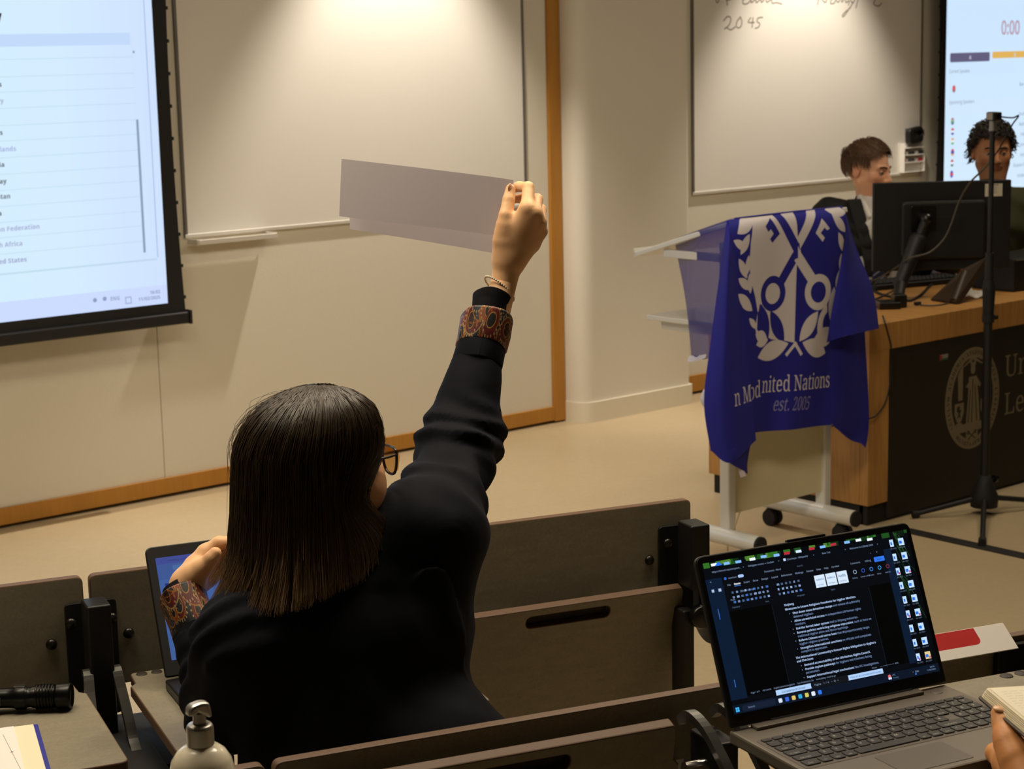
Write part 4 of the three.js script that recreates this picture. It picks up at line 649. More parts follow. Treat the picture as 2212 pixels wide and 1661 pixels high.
function laptop(label, pos, turn, o) {                                // origin: left end of the hinge on top of the base
  const { w, d, lid, tilt, rows, shell, deck, tex } = o, g = thing('laptop', label, 'laptop', pos, turn), T = 0.017;
  part('base', at(slab(roundRect(0, -d, w, 0.008, [0.014, 0.014, 0.004, 0.004]), T, 0.003), 0, -T, 0, -Math.PI / 2), shell, g);
  const kx = o.kx, kz = o.kz;
  part('deck_plate', at(slab(roundRect(kx - 0.004, -(kz + 0.107), kx + o.kw + 0.003, -(kz - 0.003), 0.006), 0.0006, 0.0002), 0, -0.0001, 0, -Math.PI / 2), deck, g);
  let z = kz;
  for (const r of rows) {
    let x = kx; const h = r.h * KH;
    for (const [k, kw] of r.keys) { const ww = kw * KW; if (k !== '' || kw > 3 || kw === 1) { const m = part('key', keyGeo(k, ww - 0.0026, h - 0.0026), keyMat, g); m.position.set(x + ww / 2, 0.0006, z + h / 2); } x += ww; if (x > kx + o.kw - 0.004) break; }
    z += h;
  }
  part('touchpad', at(slab(roundRect(o.tx, -(d - 0.012), o.tx + 0.105, -(kz + 0.116), 0.004), 0.0005, 0.0002), 0, 0.0001, 0, -Math.PI / 2), deck, g);
  if (o.button) { part('hinge_cover', at(slab(roundRect(0.03, -0.012, w - 0.05, 0.004, 0.002), 0.005, 0.0015), 0, -0.0005, 0, -Math.PI / 2), shell, g); part('power_button', at(lathe([[0, 0.001], [0.0075, 0.001], [0.0085, 0]], 24), w - 0.03, 0.0002, 0.012), deck, g); }
  part('hinge', cyl(0.006, 0.006, w - 0.12, w / 2, 0.001, -0.005, 0, Math.PI / 2), black, g);
  // lid: x along the hinge, y up the lid; leans back by tilt
  const L = part('lid', at(slab(roundRect(0, 0, w, lid, [0.004, 0.004, 0.012, 0.012]), 0.007, 0.002), 0, 0, -0.0035), o.back, g); L.position.set(0, 0.003, -0.006); L.rotation.x = -D(tilt);
  part('bezel', at(slab(roundRect(0.0015, 0.0015, w - 0.0015, lid - 0.0015, [0.003, 0.003, 0.011, 0.011]), 0.0012, 0.0004), 0, 0, 0.0034), blackSoft, L);
  const [sx, sy, sw, sh] = o.screen, scr = part('screen', at(new THREE.PlaneGeometry(sw, sh), sx + sw / 2, sy + sh / 2, 0.0049), o.lit, L);
  if (o.webcam) part('webcam_bar', at(slab(roundRect(w * 0.42, lid - 0.004, w * 0.6, lid + 0.003, 0.002), 0.006, 0.001), 0, 0, -0.003), blackSoft, L);
  const rl = new THREE.RectAreaLight(o.glow, o.shine, sw, sh); g.updateMatrixWorld(true); const c = L.localToWorld(V3(sx + sw / 2, sy + sh / 2, 0.007)), t = L.localToWorld(V3(sx + sw / 2, sy + sh / 2, 1)); rl.position.copy(c); rl.lookAt(t); rl.castShadow = true; scene.add(rl);
  return g;
}
const wordTex = canvasTex(1600, 1000, (c, W, H) => {
  c.fillStyle = '#03060b'; c.fillRect(0, 0, W, H);
  seed(5);
  // wallpaper showing above and beside the windows
  for (let i = 0; i < 60; i++) { c.fillStyle = ['#0d2a12', '#1c4a1c', '#2f6a22', '#0a1a0c', '#4c7a2a'][Math.floor(rnd() * 5)]; c.fillRect(rnd() * W, 0, 20 + rnd() * 60, 10 + rnd() * 28); }
  c.strokeStyle = '#1d3f1f'; for (let i = 0; i < 22; i++) { c.lineWidth = 1 + rnd() * 5; const x = 1440 + rnd() * 120, y = rnd() * 500; c.beginPath(); c.moveTo(x, y); c.lineTo(x + 30 + rnd() * 40, y + 80 + rnd() * 90); c.stroke(); }
  for (let i = 0; i < 14; i++) { c.fillStyle = ['#c8dcf2', '#7fb4ee', '#e8f2fb', '#b02a3a'][Math.floor(rnd() * 3.2)]; c.fillRect(60 + i * 92 + rnd() * 20, 8 + rnd() * 10, 44, 18); }
  c.fillStyle = '#2a6ee0'; c.beginPath(); c.moveTo(90, 30); c.lineTo(120, 4); c.lineTo(150, 30); c.fill();
  const tx = (t, x, y, s, col = '#8fa6c8', f = '') => { c.font = f + s + 'px sans-serif'; c.fillStyle = col; c.textBaseline = 'middle'; c.fillText(t, x, y); };
  // browser behind
  c.fillStyle = '#04080f'; c.fillRect(0, 36, 1440, 74); c.fillStyle = '#0a1a30'; c.fillRect(0, 110, 1440, 800);
  tx('https://limunl.squarespace…', 60, 66, 17); tx('×', 290, 66, 18); tx('Delegate access — Leiden', 330, 66, 17); tx('×', 560, 66, 18); c.fillStyle = '#b8cbe8'; c.fillRect(600, 56, 18, 18); tx('Chechnya - Wikipedia', 626, 66, 17); tx('×', 830, 66, 18); tx('New Tab', 900, 66, 17); tx('×', 1080, 66, 18); tx('Welcome to LIMUN 2025', 1120, 66, 17); tx('×', 1340, 66, 18);
  tx('<', 30, 130, 22); c.fillStyle = '#a9bede'; c.fillRect(30, 180, 18, 18); c.fillRect(80, 180, 20, 20); c.fillStyle = '#3c6cc0'; c.fillRect(44, 310, 5, 70); c.fillRect(50, 780, 5, 50);
  // word processor window
  c.fillStyle = '#05080e'; c.fillRect(120, 96, 1260, 836); c.fillStyle = '#010203'; c.fillRect(124, 340, 1250, 560); c.fillStyle = '#04070c'; c.fillRect(440, 340, 760, 560);
  c.fillStyle = '#2c62c8'; c.beginPath(); c.arc(146, 122, 10, 0, 7); c.fill(); tx('AutoSave', 168, 122, 15); c.fillStyle = '#9fbbe8'; c.beginPath(); c.roundRect(240, 112, 44, 20, 10); c.fill(); tx('Document - Word', 440, 122, 16); tx('Search', 690, 122, 15, '#6b7f9e'); tx('–   □   ×', 1270, 118, 20);
  'File Home Insert Draw Design Layout References Mailings Review View Help Acrobat'.split(' ').reduce((x, t) => { tx(t, x, 168, 17, t === 'Home' ? '#ffffff' : '#93a9ca', t === 'Home' ? 'bold ' : ''); const k = c.measureText(t).width; if (t === 'Home') { c.fillStyle = '#3f7fe0'; c.fillRect(x, 180, k, 4); } return x + k + 24; }, 150);
  tx('Comments', 1100, 168, 16); tx('Editing', 1215, 168, 16); c.fillStyle = '#2f6fe0'; c.beginPath(); c.roundRect(1290, 152, 84, 34, 5); c.fill(); tx('Share', 1310, 169, 15, '#0b1830');
  for (let r = 0; r < 3; r++) for (let i = 0; i < 16; i++) { if (i === 9) continue; c.fillStyle = ['#6d84aa', '#48607f', '#86a0c8', '#3b66b0'][Math.floor(rnd() * 4)]; c.fillRect(170 + i * 32 + (i > 9 ? 20 : 0), 214 + r * 32, 12 + rnd() * 8, 14); }
  tx('Aptos (Body)', 250, 220, 15); tx('Paste', 150, 268, 14); tx('Clipboard', 150, 318, 13, '#6f86a8'); tx('Font', 400, 318, 13, '#6f86a8'); tx('Paragraph', 640, 318, 13, '#6f86a8'); tx('Styles', 905, 318, 13, '#6f86a8');
  for (let i = 0; i < 3; i++) { c.fillStyle = '#cfe0f2'; c.fillRect(800 + i * 88, 206, 80, 84); tx(['AaBbCcI', 'AaBbCcI', 'AaBb'][i], 808 + i * 88, 236, i === 2 ? 26 : 17, '#31557c'); tx(['Normal', 'No Spac…', 'Heading'][i], 812 + i * 88, 272, 14, '#6d89a8'); }
  ['Editing', 'Create a PDF', 'Dictate', 'Editor', 'Add-ins'].forEach((t, i) => { c.strokeStyle = ['#9fb2cf', '#3656c0', '#3f8be8', '#3fa0e8', '#8a2f3a'][i]; c.lineWidth = 4; c.beginPath(); c.arc(1120 + i * 66, 228, 12, 0, 7); c.stroke(); tx(t, 1090 + i * 66, 268, 13); });
  c.fillStyle = '#1c2838'; c.fillRect(440, 345, 2, 555); c.fillRect(1198, 345, 2, 555);
  let y = 364; const line = (parts, x, bullet) => { if (bullet) tx('•', x - 26, y, 20, '#9db8e4'); let X = x; for (const [t, b] of parts) { tx(t, X, y, 19, b ? '#b4cdf4' : '#8aa6d6', b ? 'bold ' : ''); X += c.measureText(t).width; } y += 24.2; };
  line([['Xinjiang', 1]], 530); y += 6; line([['Measures to Ensure Religious Freedoms for Uyghur Muslims', 1]], 530); y += 4;
  [[['Shut down mass detention camps', 1], [' and release all arbitrarily', 0]], 'detained Uyghurs.', [['Allow unrestricted access', 1], [' to independent UN human rights', 0]], 'monitors.', [['End the forced labor system', 1], [' tied to Xinjiang industries.', 0]], [['Reverse policies restricting religious expression', 1], [', such as bans on', 0]], 'traditional Uyghur attire and Quran teachings.', [['Reform Chinese anti-terror laws', 1], [' that disproportionately target', 0]], 'Uyghur religious practices.', [['Strengthen international sanctions', 1], [' on officials and companies', 0]], 'complicit in oppression.'].forEach((l) => (typeof l === 'string' ? line([[l, 0]], 580) : (y += 4, line(l, 580, true))));
  y += 8; line([['The International Community\u2019s Human Rights Obligation to Uyghurs', 1]], 530); line([['and Chechens', 1]], 530); y += 4;
  [[['Demand accountability', 1], [' at the UN Human Rights Council.', 1]], [['Provide asylum pathways', 1], [' for Uyghurs and Chechens facing', 0]], 'persecution.', [['Support international legal mechanisms', 1], [' like ICC investigations.', 0]]].forEach((l) => (typeof l === 'string' ? line([[l, 0]], 580) : (y += 4, line(l, 580, true))));
  tx('Page 1 of 1     422 words     English (United Kingdom)     Text Predictions: On     Accessibility: Good to go', 150, 886, 14, '#8ea3c4'); tx('Focus      –———|———+  80%', 1080, 886, 15, '#8ea3c4');
  c.fillStyle = '#a9c8f0'; c.fillRect(330, 902, 270, 34); tx('Considerand Causei', 372, 919, 20, '#26405f'); c.fillStyle = '#a9c8f0'; c.fillRect(880, 902, 280, 34); tx('How an al considerand causei', 900, 919, 18, '#3a5a82'); c.fillStyle = '#101318'; c.beginPath(); c.roundRect(596, 898, 290, 42, 12); c.fill(); tx('Pagina    1  /  4    –   Q   +', 622, 919, 17);
  // taskbar and desktop icons
  c.fillStyle = '#0a1424'; c.fillRect(0, 942, W, 58); c.fillStyle = '#3fb2f4'; for (const [a, b] of [[18, 958], [32, 958], [18, 974], [32, 974]]) c.fillRect(a, b, 12, 14); c.fillStyle = '#141e30'; c.beginPath(); c.roundRect(66, 952, 250, 40, 18); c.fill(); tx('Search', 108, 972, 17, '#8296b8');
  ['#cfd8e8', '#3560d0', '#d8b860', '#2f9fd0', '#c8c060', '#d8e2f0', '#2f6fd8'].forEach((q, i) => { c.fillStyle = q; c.beginPath(); c.roundRect(336 + i * 50, 958, 28, 28, 6); c.fill(); });
  c.fillStyle = '#d86a6a'; c.beginPath(); c.arc(1200, 965, 12, 0, 7); c.fill(); c.fillStyle = '#c8d8f0'; c.fillRect(1188, 972, 26, 14); tx('4°C', 1224, 960, 15); tx('Cloudy', 1224, 980, 14, '#6f86a8'); tx('^   ENG', 1385, 970, 16); tx('09:55', 1530, 958, 15); tx('11/02/2025', 1500, 978, 14); c.fillStyle = '#3f7fe8'; c.beginPath(); c.arc(1408, 985, 6, 0, 7); c.fill();
  for (let i = 0; i < 9; i++) for (const k of [0, 1]) { const x = 1448 + k * 66 - (k ? 0 : 6), yy = 52 + i * 100; c.fillStyle = i === 8 && k ? '#d8c48a' : '#bcd8f6'; const ww = k ? 44 : 30; c.fillRect(x, yy, ww, 50); c.fillStyle = '#2f6fd8'; c.fillRect(x + (k ? 4 : 6), yy + 18, k ? 22 : 12, 20); if (i % 3 === 2) { c.fillStyle = '#b05a8a'; c.fillRect(x + ww - 16, yy + 32, 14, 14); } tx('doc ' + (2023 + (i % 3)), x - 4, yy + 64, 12, '#7f93b4'); }
});
laptop('open dark grey laptop with a text document on its dark screen, right foreground', bw(1.136, 0.8825, 1.985), BENCH + D(4), {
  w: 0.349, d: 0.232, lid: 0.222, tilt: 22.5, rows: ROWS, kx: 0.0115, kz: 0.042, kw: 0.327, tx: 0.1, button: true, webcam: true, screen: [0.008, 0.016, 0.333, 0.196],
  shell: std(0x6e665b, 0.45, { metalness: 0.15 }), deck: std(0x5c544b, 0.5), back: std(0x23211f, 0.5), lit: glowing(wordTex, 0.9), glow: 0x6f9fff, shine: 0.05,
});
const mailTex = canvasTex(800, 500, (c, W, H) => {
  c.fillStyle = '#4a6fc0'; c.fillRect(0, 0, W, H); c.fillStyle = '#4d5fbe'; c.fillRect(0, 0, W, 34); c.fillStyle = '#5a86cf'; c.fillRect(70, 44, 500, 24); c.fillStyle = '#4f79c8'; c.fillRect(0, 110, W, H);
  const tx = (t, x, y, s, col) => { c.font = s + 'px sans-serif'; c.fillStyle = col; c.fillText(t, x, y); };
  tx('x       meeting notes – shared', 20, 24, 14, '#2b3a86'); tx('docs / resolution', 100, 62, 14, '#2f6a70'); tx('▪ Tasks      ▸ Share      ■ Comments', 60, 98, 14, '#1c2f74'); c.fillStyle = '#1f3fa8'; c.fillRect(24, 128, 26, 32); tx('Working Paper', 62, 140, 16, '#1c2f74'); tx('File   Edit   View   Insert', 62, 160, 12, '#2d4690'); tx('A   B   I', 60, 196, 14, '#2d4690');
  for (let i = 0; i < 9; i++) { c.fillStyle = 'rgba(30,50,120,0.35)'; c.fillRect(300, 200 + i * 26, 300 + 60 * Math.sin(i * 3), 4); } tx('Page 1 of 3', 40, 470, 13, '#1c2f74');
});
laptop('open slim dark laptop with a blue-lit screen in front of the raised-arm person', bw(0.607, 0.7575, 2.88), BENCH + D(1), {
  w: 0.325, d: 0.215, lid: 0.216, tilt: 27, rows: ROWS.slice(1).map((r) => ({ h: r.h, keys: r.keys })), kx: 0.03, kz: 0.03, kw: 0.262, tx: 0.11, screen: [0.014, 0.026, 0.297, 0.17],
  shell: std(0x17171a, 0.4, { metalness: 0.3 }), deck: std(0x101012, 0.5), back: std(0x131316, 0.45), lit: glowing(mailTex, 0.42), glow: 0x7fa6ff, shine: 0.25,
});

// ---------------------------------------------------------------- small things on the tablets
{
  // torch lying on the left tablet
  const g = thing('torch', 'black ribbed metal torch lying on the left tablet', 'torch', bw(0.455, 0.7415, 2.866), BENCH + D(158 + 180) );
  g.rotation.y = BENCH - D(20);
  const X = (geo) => at(geo, 0, 0.0205, 0, 0, 0, Math.PI / 2);        // axis along -x from the head end
  const prof = (p) => X(lathe(p, 28)), body = std(0x131312, 0.32, { metalness: 0.6 });
  part('head', prof([[0, 0.004], [0.0165, 0.004], [0.0185, 0], [0.0205, 0.004], [0.0205, 0.022], [0.018, 0.026], [0, 0.026]]), body, g);
  for (let i = 0; i < 6; i++) part('rib', prof([[0.0172, 0.028 + i * 0.0048], [0.0198, 0.0285 + i * 0.0048], [0.0198, 0.031 + i * 0.0048], [0.0172, 0.0316 + i * 0.0048]]), body, g);
  part('tail', prof([[0, 0.024], [0.0174, 0.024], [0.0174, 0.06], [0.0155, 0.064], [0.0165, 0.07], [0.0195, 0.072], [0.0195, 0.086], [0.0165, 0.09], [0.0158, 0.1], [0.0158, 0.165], [0.017, 0.168], [0.017, 0.176], [0.012, 0.18], [0, 0.18]]), body, g);
  part('clip_flat', [at(box(0.018, 0.003, 0.014, -0.08, 0.039, 0, 0.001), 0, 0, 0), at(box(0.016, 0.012, 0.003, -0.115, 0.02, 0.0165, 0.001), 0, 0, 0)], std(0x3b3b3a, 0.3, { metalness: 0.6 }), g);
}
{
  const turn = BENCH - D(4), P = bw(0.392, 0.7402, 2.812), blue = std(0x2b2f8f, 0.5), cream = std(0xe9ddc2, 0.8);
  const f = thing('folder', 'blue-edged folder open on the left tablet below the torch', 'folder', P, turn);
  part('cover', at(slab(roundRect(-0.235, -0.31, 0, 0, 0.003), 0.0035, 0.0008), 0, 0, 0, -Math.PI / 2), blue, f);
  single('cream_sheet', at(slab(roundRect(-0.225, -0.303, -0.007, -0.003, 0.001), 0.0012, 0.0002), 0, 0.0037, 0, -Math.PI / 2), cream, 'cream sheet lying in the blue folder, under the printed page', 'paper', P, turn);
  const page = canvasTex(600, 860, (c, w, h) => { c.fillStyle = '#e8e3e0'; c.fillRect(0, 0, w, h); c.strokeStyle = '#77726e'; c.lineWidth = 2; c.beginPath(); c.moveTo(545, 90); c.lineTo(585, 560); c.stroke(); c.fillStyle = '#6b6662'; c.beginPath(); c.arc(566, 330, 6, 0, 7); c.fill(); c.fillStyle = '#b3aeac'; for (let i = 0; i < 26; i++) for (let j = 0; j < 9; j++) if (hash(i, j, 3) > 0.25) c.fillRect(40 + j * 52 + 10 * hash(i, j), 80 + i * 24, 30 + 16 * hash(j, i), 4); });
  const pg = at(new THREE.PlaneGeometry(0.2, 0.29), -0.136, 0.0062, 0.149, -Math.PI / 2);
  const pp = thing('printed_page', 'white printed page on top of the cream sheet in the folder', 'paper', P, turn);
  part('sheet', at(slab(roundRect(-0.236, -0.294, -0.036, -0.004, 0.001), 0.001, 0.0002), 0, 0.005, 0, -Math.PI / 2), std(0xe8e3e0, 0.8), pp); part('print', pg, std(0xffffff, 0.8, { map: page }), pp);
}
{
  // pump bottle in the foreground
  const g = thing('pump_bottle', 'cream pump bottle with a silver pump at the bottom edge', 'bottle', bw(0.463, 0.866, 2.028), BENCH), creamy = phys(0xf6ecd4, 0.25, { clearcoat: 0.6, clearcoatRoughness: 0.15 }), silver = std(0xb4b1ac, 0.36, { metalness: 0.75 });
  part('body', lathe([[0, 0], [0.036, 0], [0.0385, 0.003], [0.0392, 0.02], [0.0392, 0.05], [0.0382, 0.066], [0.0345, 0.082], [0.028, 0.0925], [0.021, 0.098], [0.0155, 0.1005], [0.0145, 0.104], [0, 0.104]], 48), creamy, g);
  part('collar', lathe([[0.0135, 0.1], [0.0152, 0.1005], [0.0158, 0.102], [0.0158, 0.121], [0.0148, 0.1235], [0.0132, 0.1255], [0.0075, 0.1265], [0, 0.1265]], 40), silver, g);
  part('stem', cyl(0.0072, 0.0078, 0.014, 0, 0.132, 0), silver, g);
  const hd = new THREE.Shape(); hd.moveTo(-0.0145, 0.139); hd.quadraticCurveTo(-0.0155, 0.1475, -0.009, 0.1505); hd.quadraticCurveTo(0.004, 0.1545, 0.0105, 0.1495); hd.quadraticCurveTo(0.0125, 0.146, 0.0135, 0.1335); hd.lineTo(0.0105, 0.1325); hd.quadraticCurveTo(0.001, 0.1375, -0.0035, 0.1405); hd.lineTo(-0.0075, 0.1375); hd.closePath();
  const head = part('pump_head', at(slab(hd, 0.017, 0.004, 10), 0, 0, -0.0085), silver, g); head.rotation.y = D(8);
  const letters = canvasTex(256, 128, (c, w, h) => { c.fillStyle = '#f6ecd4'; c.fillRect(0, 0, w, h); c.fillStyle = '#2d2a26'; c.font = '78px sans-serif'; c.fillText('A C', 24, 66); });
  const pl = new THREE.LatheGeometry([[0.0395, 0.048], [0.0393, 0.055], [0.0386, 0.066], [0.0369, 0.075], [0.0349, 0.082]].map(([x, y]) => new THREE.Vector2(x, y)), 20, D(-74), D(72));
  part('lettering', pl, phys(0xffffff, 0.25, { map: letters, clearcoat: 0.6 }), g);
}
{
  // folded name card astride the second-row panel
  const g = thing('name_card', 'white folded card with a red band resting on the bench edge by the laptop', 'card', bw(1.56, 0.893, V2 + 0.009), BENCH), h = 0.046, w = 0.21, lean = D(53);
  const face = canvasTex(840, 200, (c, W, H) => { c.fillStyle = '#e9e4df'; c.fillRect(0, 0, W, H); c.fillStyle = '#b8161a'; c.beginPath(); c.roundRect(-60, -60, 690, 185, 40); c.fill(); });
  for (const s of [1, -1]) { const q = part('leaf', at(slab(roundRect(-w / 2, -h, w / 2, 0, 0.001), 0.0012, 0.0003), 0, 0, -0.0006), white, g); q.position.set(0, 0.019, 0); q.rotation.x = s * -lean; if (s > 0) part('print', at(new THREE.PlaneGeometry(w - 0.001, h - 0.001), 0, -h / 2, 0.0009), std(0xffffff, 0.6, { map: face }), q, 'red rounded band'); }
}

// ---------------------------------------------------------------- people
class Strands {                                                       // many thin tapered tubes in one geometry
  constructor() { this.p = []; this.n = []; this.c = []; this.i = []; }
  add(pts, r, col, sides = 4) {
    const base = this.p.length / 3, m = pts.length; let side = null;
    for (let k = 0; k < m; k++) {
      const a = pts[Math.max(k - 1, 0)], b = pts[Math.min(k + 1, m - 1)]; let tx = b[0] - a[0], ty = b[1] - a[1], tz = b[2] - a[2]; const L = Math.hypot(tx, ty, tz) || 1; tx /= L; ty /= L; tz /= L;
      if (!side) side = Math.abs(ty) > 0.9 ? [1, 0, 0] : [0, 1, 0];
      let d = side[0] * tx + side[1] * ty + side[2] * tz, sx = side[0] - d * tx, sy = side[1] - d * ty, sz = side[2] - d * tz; const q = Math.hypot(sx, sy, sz) || 1; sx /= q; sy /= q; sz /= q; side = [sx, sy, sz];
      const bx = ty * sz - tz * sy, by = tz * sx - tx * sz, bz = tx * sy - ty * sx, rr = typeof r === 'function' ? r(k / (m - 1)) : r;
      for (let s = 0; s < sides; s++) { const w = (s / sides) * Math.PI * 2, ca = Math.cos(w), sa = Math.sin(w), nx = sx * ca + bx * sa, ny = sy * ca + by * sa, nz = sz * ca + bz * sa; this.p.push(pts[k][0] + nx * rr, pts[k][1] + ny * rr, pts[k][2] + nz * rr); this.n.push(nx, ny, nz); this.c.push(...(typeof col === 'function' ? col(k / (m - 1)) : col)); }
      if (k < m - 1) for (let s = 0; s < sides; s++) { const u = base + k * sides + s, v = base + k * sides + ((s + 1) % sides); this.i.push(u, v, u + sides, v, v + sides, u + sides); }
    }
  }
  geo() { const g = new THREE.BufferGeometry(); g.setAttribute('position', new THREE.Float32BufferAttribute(this.p, 3)); g.setAttribute('normal', new THREE.Float32BufferAttribute(this.n, 3)); g.setAttribute('color', new THREE.Float32BufferAttribute(this.c, 3)); g.setIndex(this.i); return g; }
}
const table = (t, x) => { if (x <= t[0][0]) return t[0][1]; for (let i = 1; i < t.length; i++) if (x <= t[i][0]) return lerp(t[i - 1][1], t[i][1], (x - t[i - 1][0]) / (t[i][0] - t[i - 1][0])); return t[t.length - 1][1]; };
const paint = (g, fn) => { const p = g.attributes.position, c = new Float32Array(p.count * 3); for (let i = 0; i < p.count; i++) c.set(fn(p.getX(i), p.getY(i), p.getZ(i)), i * 3); g.setAttribute('color', new THREE.BufferAttribute(c, 3)); return g; };
const lin = (hex) => new THREE.Color(hex).toArray();
const mix3 = (a, b, t) => a.map((v, i) => lerp(v, b[i], t));
// a head in its own frame: x to its right as seen from behind... +x its left, +y up, +z where it looks; origin between the ears
function headField(x, y, z, o = {}) {
  const ax = Math.abs(x);
  let d = egg(x, y, z, [0, 0.03, -0.012], [0.076, 0.092, 0.097]);
  d = join(d, egg(x, y, z, [0, -0.03, 0.03], [0.064, 0.088, 0.066]), 0.03);
  d = join(d, egg(x, y, z, [0, -0.092, 0.058], [0.026, 0.02, 0.026]), 0.03);                           // chin
  d = join(d, cone(ax, y, z, [0.052, -0.045, 0.015], [0.02, -0.094, 0.055], 0.02, 0.014), 0.02);      // jaw
  d = join(d, egg(ax, y, z, [0.043, -0.018, 0.058], [0.022, 0.018, 0.02]), 0.02);                      // cheek bone
  d = cut(d, egg(ax, y, z, [0.032, 0.008, 0.094], [0.019, 0.011, 0.012]), 0.014);                      // eye socket
  d = join(d, cone(ax, y, z, [0.012, 0.024, 0.088], [0.045, 0.027, 0.07], 0.008, 0.007), 0.012);      // brow
  d = join(d, cone(x, y, z, [0, 0.012, 0.09], [0, -0.026, 0.112], 0.0075, 0.0105), 0.012);             // nose
  d = join(d, egg(ax, y, z, [0.011, -0.03, 0.1], [0.008, 0.007, 0.009]), 0.008);
  d = join(d, egg(x, y, z, [0, -0.05, 0.09], [0.024, 0.0065, 0.01]), 0.008); d = join(d, egg(x, y, z, [0, -0.06, 0.089], [0.02, 0.007, 0.01]), 0.006);   // lips
  d = cut(d, egg(x, y, z, [0, -0.0548, 0.104], [0.024, 0.0012, 0.014]), 0.003);
  const ear = egg(ax, y, z, [0.079, 0.0, -0.012], [0.008, 0.031, 0.018]);
  d = join(d, cut(ear, egg(ax, y, z, [0.0885, 0.003, -0.009], [0.006, 0.019, 0.01]), 0.006), 0.008);
  return d;
}
const eyeWhite = phys(0x9c9186, 0.25), irisDark = phys(0x1c120c, 0.1);
function faceParts(parent, M, browCol, skin) {
  for (const s of [-1, 1]) {
    const e = part('eye', ball(0.0115, s * 0.032, 0.0065, 0.0785).applyMatrix4(M), eyeWhite, parent); part('iris', ball(0.0068, s * 0.032, 0.006, 0.0858, 1, 1, 0.7, 14).applyMatrix4(M), irisDark, e);
    part('eyelid', at(new THREE.SphereGeometry(0.0128, 18, 10, 0, Math.PI * 2, 0, Math.PI * 0.36), s * 0.032, 0.0064, 0.0785, 0.15).applyMatrix4(M), skin, parent);
    part('eyebrow', tube([[s * 0.012, 0.0265, 0.0965], [s * 0.028, 0.031, 0.0925], [s * 0.046, 0.027, 0.078]], 0.0036, 14, 6).applyMatrix4(M), browCol, parent);
  }
}
const frame = (c, f, up = [0, 1, 0]) => { const z = V3(f).normalize(), x = V3(up).cross(z).normalize(), y = z.clone().cross(x); return new THREE.Matrix4().makeBasis(x, y, z).setPosition(V3(c)); };
const fieldIn = (M, f) => { const I = M.clone().invert().elements; return (x, y, z) => f(I[0] * x + I[4] * y + I[8] * z + I[12], I[1] * x + I[5] * y + I[9] * z + I[13], I[2] * x + I[6] * y + I[10] * z + I[14]); };
// a hand: metacarpals, four fingers and a thumb as chains of tapered joints; each chain is a list of [point, radius]
const chain = (x, y, z, c) => { let d = 9; for (let i = 0; i < c.length - 1; i++) d = join(d, cone(x, y, z, c[i][0], c[i + 1][0], c[i][1], c[i + 1][1]), 0.003); return d; };
const bounds = (chains, pad) => { const lo = [9, 9, 9], hi = [-9, -9, -9]; for (const c of chains) for (const [p, r] of c) for (let k = 0; k < 3; k++) { lo[k] = Math.min(lo[k], p[k] - r - pad); hi[k] = Math.max(hi[k], p[k] + r + pad); } return [lo, hi]; };
function handGeo(palm, digits, cell = 0.003) {
  const [lo, hi] = bounds([...palm, ...digits], 0.008);
  return solid((x, y, z) => { let d = 9; for (const c of palm) d = join(d, chain(x, y, z, c), 0.012); let f = 9; for (const c of digits) f = Math.min(f, chain(x, y, z, c)); return join(d, f, 0.007); }, lo, hi, cell);
}
const skinMap = (warm) => phys(0xffffff, 0.48, { vertexColors: true, sheen: 0.15, sheenColor: new THREE.Color(0xffb090), specularIntensity: 0.6 });

